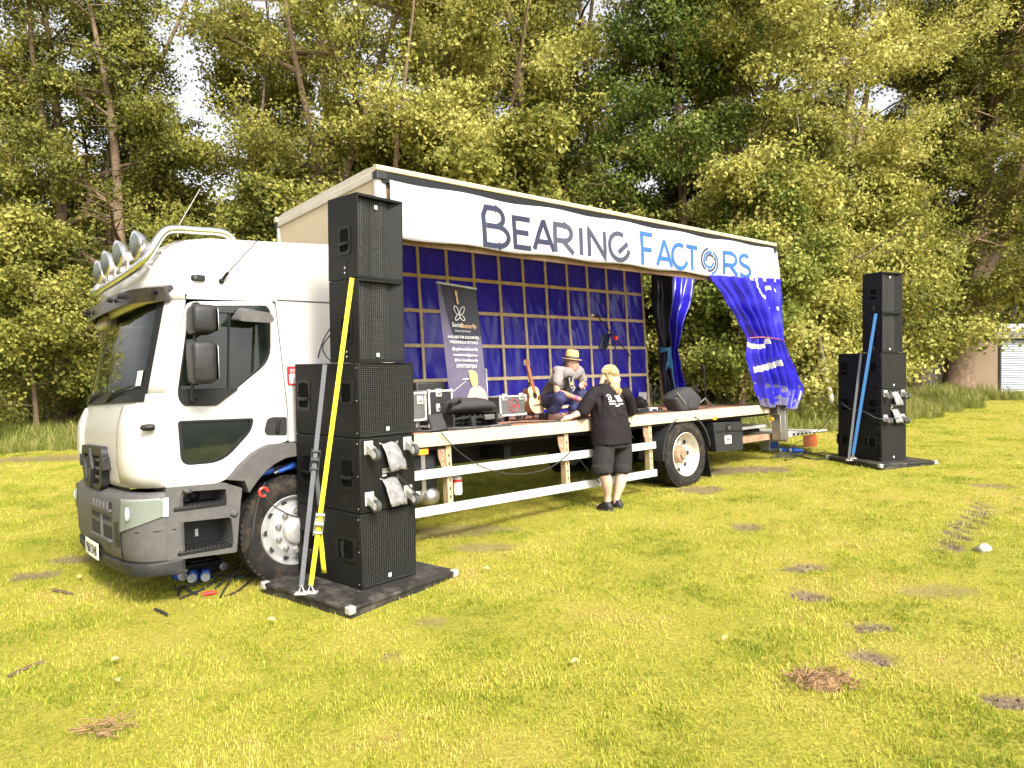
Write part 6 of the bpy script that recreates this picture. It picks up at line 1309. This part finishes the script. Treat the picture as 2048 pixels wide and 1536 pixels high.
# ---- standing person, seen from behind, one hand on the stage
YW = -.16; g0 = S(1224, 1008, YW); wo = V((g0.x, YW, TRUCK_I @ V((0, 0, 0)) and (TRUCK_I @ (lambda w_: V((w_.x, w_.y, gz(w_.x, w_.y))))(TRUCK_M @ g0)).z))
pw = thing('person', 'person with blond ponytail in black t-shirt and shorts leaning on the stage, seen from behind', 'person', TRUCK_M @ MX.Translation(wo))
def w(u, v, dy=0.): p = S(u, v, YW+dy); return V((p.x-wo.x, p.y-YW, p.z-wo.z))
m = MB()
for (hp, kn, an, ft) in (((1212, 880), (1207, 938), (1215, 992), -1), ((1241, 880), (1243, 938), (1233, 994), 1)):
    a, b_, c_ = w(*hp), w(*kn, -.02), w(*an, .0); limb(m, [a, b_, (b_*.55+c_*.45)+V((0, -.022, 0)), c_], [.11, .072, .070, .042]); limb(m, [c_, V((c_.x, c_.y+.02, .05)), V((c_.x+.02*ft, c_.y+.13, .035))], [.042, .042, .032])
zw = lambda v: w(1222, v).z
rings(m, [(w(1226, 880).x, 0, zw(885), .17, .12), (w(1225, 860).x, .01, zw(860), .20, .14), (w(1224, 830).x, .02, zw(830), .20, .14), (w(1222, 800).x, .04, zw(800), .19, .13), (w(1220, 784).x, .06, zw(784), .17, .10), (w(1219, 774).x, .07, zw(774), .10, .07)])
hc = w(1217, 750, .10); limb(m, [w(1219, 782, .06), w(1218, 768, .08), hc+V((0, 0, -.05))], [.062, .055, .055]); ell(m, hc, (.078, .098, .112)); ell(m, hc+V((0, .10, -.02)), (.014, .02, .02)); [ell(m, hc+V((s*.08, .005, -.01)), (.012, .02, .03)) for s in (-1, 1)]
sl, el, wr = w(1188, 786, .05), w(1166, 822, .10), w(1143, 835, .16); wr.z = ZD+.055-wo.z
limb(m, [sl, el, el.lerp(wr, .35), wr], [.058, .046, .044, .029]); hand(m, wr, (-1, .18, -.16), (0, 0, 1), -1, .12)
sr, er, wr2 = w(1254, 788, .05), w(1262, 826, .16), w(1240, 833, .34); wr2.z = ZD+.06-wo.z
limb(m, [sr, er, er.lerp(wr2, .35), wr2], [.058, .046, .044, .029]); hand(m, wr2, (-.6, .7, -.1), (0, 0, 1), 1, .15)
skin(m, 'body', 'skin_pale', pw)
m = MB(); xx = lambda u, v: w(u, v).x
rings(m, [(xx(1224, 887), -.005, zw(888), .272, .19), (xx(1224, 875), 0, zw(874), .268, .195), (xx(1222, 850), .01, zw(850), .25, .195), (xx(1220, 825), .02, zw(825), .238, .185), (xx(1219, 805), .035, zw(805), .235, .165), (xx(1219, 790), .05, zw(790), .225, .14), (xx(1219, 779), .06, zw(779), .185, .105), (xx(1219, 772), .07, zw(772), .115, .08), (xx(1219, 766), .08, zw(766), .075, .068)], 40)
limb(m, [sl+V((.03, 0, 0)), sl.lerp(el, .5)+V((.0, 0, .01)), sl.lerp(el, 1.0)], [.09, .088, .086]); limb(m, [sr+V((-.03, 0, 0)), sr.lerp(er, .45), sr.lerp(er, .85)], [.088, .084, .084])
def bk(u, v):
    y_ = -.30
    while y_ < .2:
        p = w(u, v, y_); d = (p.x-xx(1221, 830))/.245
        if d*d+((y_-.025)/.19)**2 < 1: break
        y_ += .01
    return V((p.x, p.y-.006, p.z))
for ridge, rr_ in (([(1205, 786), (1214, 820), (1232, 850), (1262, 868)], .020), ([(1213, 792), (1222, 830), (1245, 858), (1266, 876)], .018), ([(1232, 816), (1242, 838), (1264, 850)], .018), ([(1195, 800), (1199, 830), (1205, 862)], .018), ([(1190, 846), (1215, 868), (1252, 882)], .018), ([(1240, 824), (1252, 833), (1264, 836)], .016), ([(1190, 866), (1210, 878), (1235, 886)], .016), ([(1206, 800), (1208, 838), (1222, 866)], .015)):
    m.tube([bk(u, v) for u, v in [tuple(q_)[:2] for q_ in smooth_path([(a_, b2_, 0) for a_, b2_ in ridge], 4)]], rr_, 8)
tee = skin(m, 't_shirt', 'tee_black', pw, .010, 4, .5, (.03, .2))
m = MB()
rings(m, [(xx(1224, 868), 0, zw(866), .235, .165), (xx(1225, 885), 0, zw(885), .245, .17), (xx(1225, 895), 0, zw(896), .24, .165)], 32)
for (hp, kn) in (((1210, 885), (1205, 946)), ((1243, 885), (1243, 944))): a, b_ = w(*hp), w(*kn, -.01); limb(m, [a, (a+b_)/2, b_+V((0, 0, .07))], [.128, .135, .122]); m.tube([b_+V((0, 0, .09)), b_+V((0, 0, .0))], [.128, .132], 16)
skin(m, 'shorts', 'shorts_black', pw, .012, 4, .5, (.03, .16))
for (an, ft) in (((1213, 996), -1), ((1234, 998), 1)):
    c_ = w(*an, .0); m = MB(); rings(m, [(c_.x, c_.y+.035, .0, .048, .115), (c_.x, c_.y+.035, .025, .052, .122), (c_.x, c_.y+.02, .06, .048, .10), (c_.x, c_.y+.0, .085, .046, .06), (c_.x, c_.y, .10, .042, .05)], 18); sh2 = m.build('shoe', 'shoe_dark', pw, ang=60); m = MB(); rings(m, [(c_.x, c_.y+.035, -.012, .052, .12), (c_.x, c_.y+.035, .012, .054, .124)], 18); m.build('sole', 'caster_rubber', sh2)
m = MB(); ell(m, hc+V((0, -.016, .018)), (.098, .108, .112)); ell(m, hc+V((.0, -.06, -.05)), (.085, .06, .085)); tail = [hc+V((.03, -.10, -.06)), w(1228, 772, -.02), w(1233, 782, -.045), w(1235, 790, -.05)]; limb(m, tail, [.05, .052, .042, .018]); limb(m, [hc+V((-.08, .0, 0)), w(1204, 762, .1), w(1199, 772, .1)], [.03, .03, .012])
hair = skin(m, 'hair', 'hair_blond', pw, .01, 3, .5, (.02, .03)); rnd = random.Random(31); m = MB()
for k in range(230):
    a = rnd.uniform(PI*.85, PI*2.15); e = rnd.uniform(.15, 1.1); p0 = hc+V((.098*math.cos(a)*math.cos(e), -.016+.11*math.sin(a)*math.cos(e), .022+.114*math.sin(e))); p1 = hc+V((.10*math.cos(a), -.03+.10*math.sin(a), -.02))*1; p2 = tail[0]+V((rnd.uniform(-.04, .04), rnd.uniform(-.02, .0), rnd.uniform(-.03, .03)))
    m.tube(smooth_path([p0, (p0+p1)/2+V((0, -.012, 0)), p2], 4), .0038, 4)
for k in range(70):
    o_ = V((rnd.uniform(-.045, .045), rnd.uniform(-.05, .02), 0)); m.tube(smooth_path([tail[0]+o_*.6, tail[1]+o_*1.1, tail[2]+o_*rnd.uniform(.7, 1.3), tail[3]+o_*.5+V((0, 0, rnd.uniform(-.03, .02)))], 4), .0036, 4)
ho = m.build('hair_strands', 'hair_blond', hair); ho['kind'] = 'stuff'
# print on the back of the t-shirt
def tp_(u, v): p = w(u, v, -.15); return V((p.x, -.3, p.z))
c = tp_(1226.5, 794.5)
def proj_tee(o): md = o.modifiers.new('wrap', 'SHRINKWRAP'); md.target = tee; md.wrap_method = 'PROJECT'; md.use_project_y = True; md.use_positive_direction = True; md.use_negative_direction = True; md.wrap_mode = 'ABOVE_SURFACE'; md.offset = .003; return o
m = MB(); ring = [[(c.x+r_*math.cos(a), c.y, c.z+r_*1.25*math.sin(a)) for a in [2*PI*i/24 for i in range(24)]] for r_ in (.030, .024)]; m.loft(ring, False); proj_tee(m.build('ring_print', 'label_white', pw))
m = MB(); m.grid([[(c.x+.018*(i/4-.5)*2, c.y, c.z+dz) for i in range(5)] for dz in (.005, -.008)]); proj_tee(m.build('bar_print', 'label_white', pw))
for (u0, u1, v0, v1) in ((1236, 1247, 790.5, 793.5), (1237, 1248, 794.5, 797.5), (1237, 1250, 799, 802.5), (1220, 1234, 801.8, 803.6), (1221, 1234, 806.5, 808.5), (1238, 1249, 806.5, 808.5), (1232, 1240, 810, 812.5)):
    a, b_ = tp_(u0, v0), tp_(u1, v1); m = MB(); n_ = 10
    for i in range(n_):
        x0 = a.x+(b_.x-a.x)*(i+.12)/n_; x1 = a.x+(b_.x-a.x)*(i+.88)/n_; hz = (a.z-b_.z); k = .75+.25*((i*7) % 3)/2; m.add([(x0, a.y, b_.z), (x1, a.y, b_.z), (x1, a.y, b_.z+hz*k), (x0, a.y, b_.z+hz*k)], [(0, 1, 2, 3)])
    proj_tee(m.build('line_print', 'label_white', pw, smooth=False))
# ---- crouching person on the stage
YM = .72; mo = V((S(1120, 835, YM).x, YM, ZD)); pm = thing('person', 'person in straw hat, grey shirt and jeans crouching on the stage edge', 'person', TRUCK_M @ MX.Translation(mo))
def q(u, v, dy=0.): p = S(u, v, YM+dy); return p-mo
m = MB(); mj = MB(); ms_ = MB(); md2 = MB()
hip, hip2 = q(1098, 800, .12), q(1112, 798, .26); k1, a1 = q(1121, 795, -.22), q(1106, 826, -.10); k2, a2 = q(1166, 785, .06), q(1145, 822, .10); a1.z = max(a1.z, .09); a2.z = max(a2.z, .10)
chest, neck = q(1130, 757, .05), q(1139, 741, .0)
for h_, k_, a_ in ((hip, k1, a1), (hip2, k2, a2)):
    limb(m, [h_, k_, k_.lerp(a_, .5), a_], [.085, .06, .055, .04]); limb(mj, [h_, h_.lerp(k_, .5), k_, k_.lerp(a_, .45), a_+V((0, 0, .02))], [.105, .095, .082, .072, .062])
for a_, d in ((a1, V((.17, -.09, 0))), (a2, V((.16, -.1, 0)))):
    limb(m, [a_, V((a_.x, a_.y, .05)), V((a_.x, a_.y, .045))+d*.7], [.04, .04, .03])
    f0 = V((a_.x, a_.y, 0)); s_ = MB(); dn = d.normalized(); sd_ = V((-dn.y, dn.x, 0))
    s_.loft([[f0+dn*(cx+lx*math.cos(t_))+sd_*wx*math.sin(t_)+V((0, 0, z)) for t_ in [2*PI*j/16 for j in range(16)]] for z, cx, lx, wx in ((.002, .06, .135, .045), (.03, .06, .14, .05), (.055, .045, .115, .046), (.085, .01, .065, .045), (.11, 0, .05, .043))]); s_.build('shoe', 'shoe_brown', pm, ang=60)
pel = (hip+hip2)/2
for mm, ex_ in ((m, 0), (ms_, .022)):
    limb(mm, [pel+V((0, 0, .03)), pel.lerp(chest, .5)+V((-.03, .02, .0)), chest, neck+V((0, 0, -.055))], [.125+ex_, .125+ex_, .13+ex_, .075+ex_])
    limb(mm, [q(1116, 743, -.10), neck+V((0, 0, -.05)), q(1157, 742, .05)], [.055+ex_, .07+ex_, .055+ex_])
limb(mj, [pel+V((-.01, 0, -.0)), pel+V((0, 0, .06))], [.135, .13])
hd2 = q(1142, 727, -.02); limb(m, [neck+V((0, 0, -.04)), hd2+V((-.01, 0, -.05))], [.056, .05]); fd = V((.45, -.9, -.10)).normalized(); sd_ = V((-fd.y, fd.x, 0)).normalized(); up = sd_.cross(fd)*-1; up = up if up.z > 0 else -up
HT = MX((fd, sd_, up)).transposed().to_4x4(); HT.translation = hd2
ell(m, (0, 0, 0), (.096, .076, .115), HT); ell(m, (.045, 0, -.06), (.05, .05, .05), HT); m.loft([[(x, y, z) for x, y, z in ((.085, -.017, -.03), (.085, .017, -.03), (.09, .008, .03), (.09, -.008, .03))], [(.118, -.010, -.026), (.118, .010, -.026), (.098, .006, .028), (.098, -.006, .028)]], T=HT)
for s in (-1, 1): ell(m, (-.005, s*.078, -.005), (.018, .011, .032), HT); ell(m, (.078, s*.03, .032), (.018, .022, .008), HT)
e1, w1 = q(1114, 783, -.16), q(1152, 796, -.20); limb(m, [q(1115, 745, -.11), e1, e1.lerp(w1, .35), w1], [.05, .043, .042, .028]); hand(m, w1, (.9, .0, -.35), (.2, -.5, .9), 1, .35)
e2, w2 = q(1168, 768, .06), q(1161, 768, -.08); limb(m, [q(1158, 744, .06), e2, e2.lerp(w2, .4), w2], [.05, .043, .040, .03]); hand(m, w2, (-.5, -.75, -.1), (.5, -.3, .6), 1, .75)
skin(m, 'body', 'skin', pm); skin(mj, 'jeans', 'jeans', pm, .012, 4, .5, (.025, .07))
limb(ms_, [q(1116, 744, -.10), q(1115, 764, -.15)], [.075, .07]); limb(ms_, [q(1158, 744, .06), q(1165, 760, .06)], [.072, .066])
st2 = skin(ms_, 'shirt', 'shirt_grey', pm, .012, 4, .5, (.03, .08))
m = MB(); lo = pel.lerp(chest, .12); limb(m, [lo+V((-.05, .0, -.02)), pel.lerp(chest, .42)+V((-.03, .02, 0)), pel.lerp(chest, .62)+V((-.012, .01, 0))], [.16, .157, .153]); limb(m, [lo+V((-.08, 0, 0)), lo+V((-.16, .02, -.08))], [.11, .05]); skin(m, 'shirt_lower', 'shirt_dark', pm, .012, 4, .5, (.02, .08))
m = MB(); f1 = q(1140, 752, -.13); m.loft([[f1+V((dx, 0, 0))+V((-.02*k, -.01, -.10*k)) for dx in (-.03-.01*k, .03+.01*k)]+[f1+V((dx, .02, 0))+V((-.02*k, 0, -.10*k)) for dx in (.03+.01*k, -.03-.01*k)] for k in range(3)]); m.build('undershirt_print', 'ink', pm); m = MB(); m.tube([f1+V((-.045, -.025, -.02+.0)), f1+V((-.04, -.04, -.13)), f1+V((.0, -.05, -.2)), f1+V((.04, -.04, -.14))], .005, 5); m.build('lanyard', 'case_silver', pm); MB().box(f1+V((-.01, -.035, -.10)), (.035, .02, .04)).build('badge', 'print_yellow', pm, bevel=.005)
for s in (-1, 1): mm = MB(); ell(mm, (.0905, s*.029, .018), (.006, .010, .0055), HT, 8); mm.build('eye', 'ink', pm)
mm = MB(); mm.tube([(HT @ V((.088, -.024, -.055))), (HT @ V((.097, 0, -.058))), (HT @ V((.088, .024, -.055)))], .004, 5); mm.build('mouth', 'red_sign', pm)
mm = MB(); limb(mm, [HT @ V((-.055, -.05, .0)), HT @ V((-.085, 0, -.01)), HT @ V((-.055, .05, .0))], [.03, .035, .03]); skin(mm, 'hair', 'shirt_dark', pm, .012, 2)
w1d = (w1-e1).normalized(); MB().tube([w1-w1d*.035, w1-w1d*.012], .036, 14).build('wristband', 'pink', pm)
HH = HT @ MX.Rotation(R(4), 4, 'Y'); hat = MB().lathe([(.138, .058), (.136, .064), (.115, .056), (.094, .062), (.092, .11), (.084, .165), (.066, .185), (.03, .172), (.001, .168)], (0, 0, 0), (0, 0, 1), 32, T=HH).build('straw_hat', 'straw', pm, ang=60); MB().lathe([(.0945, .063), (.0955, .066), (.094, .094), (.0925, .096)], (0, 0, 0), (0, 0, 1), 32, T=HH).build('hat_band', 'hat_band', hat)
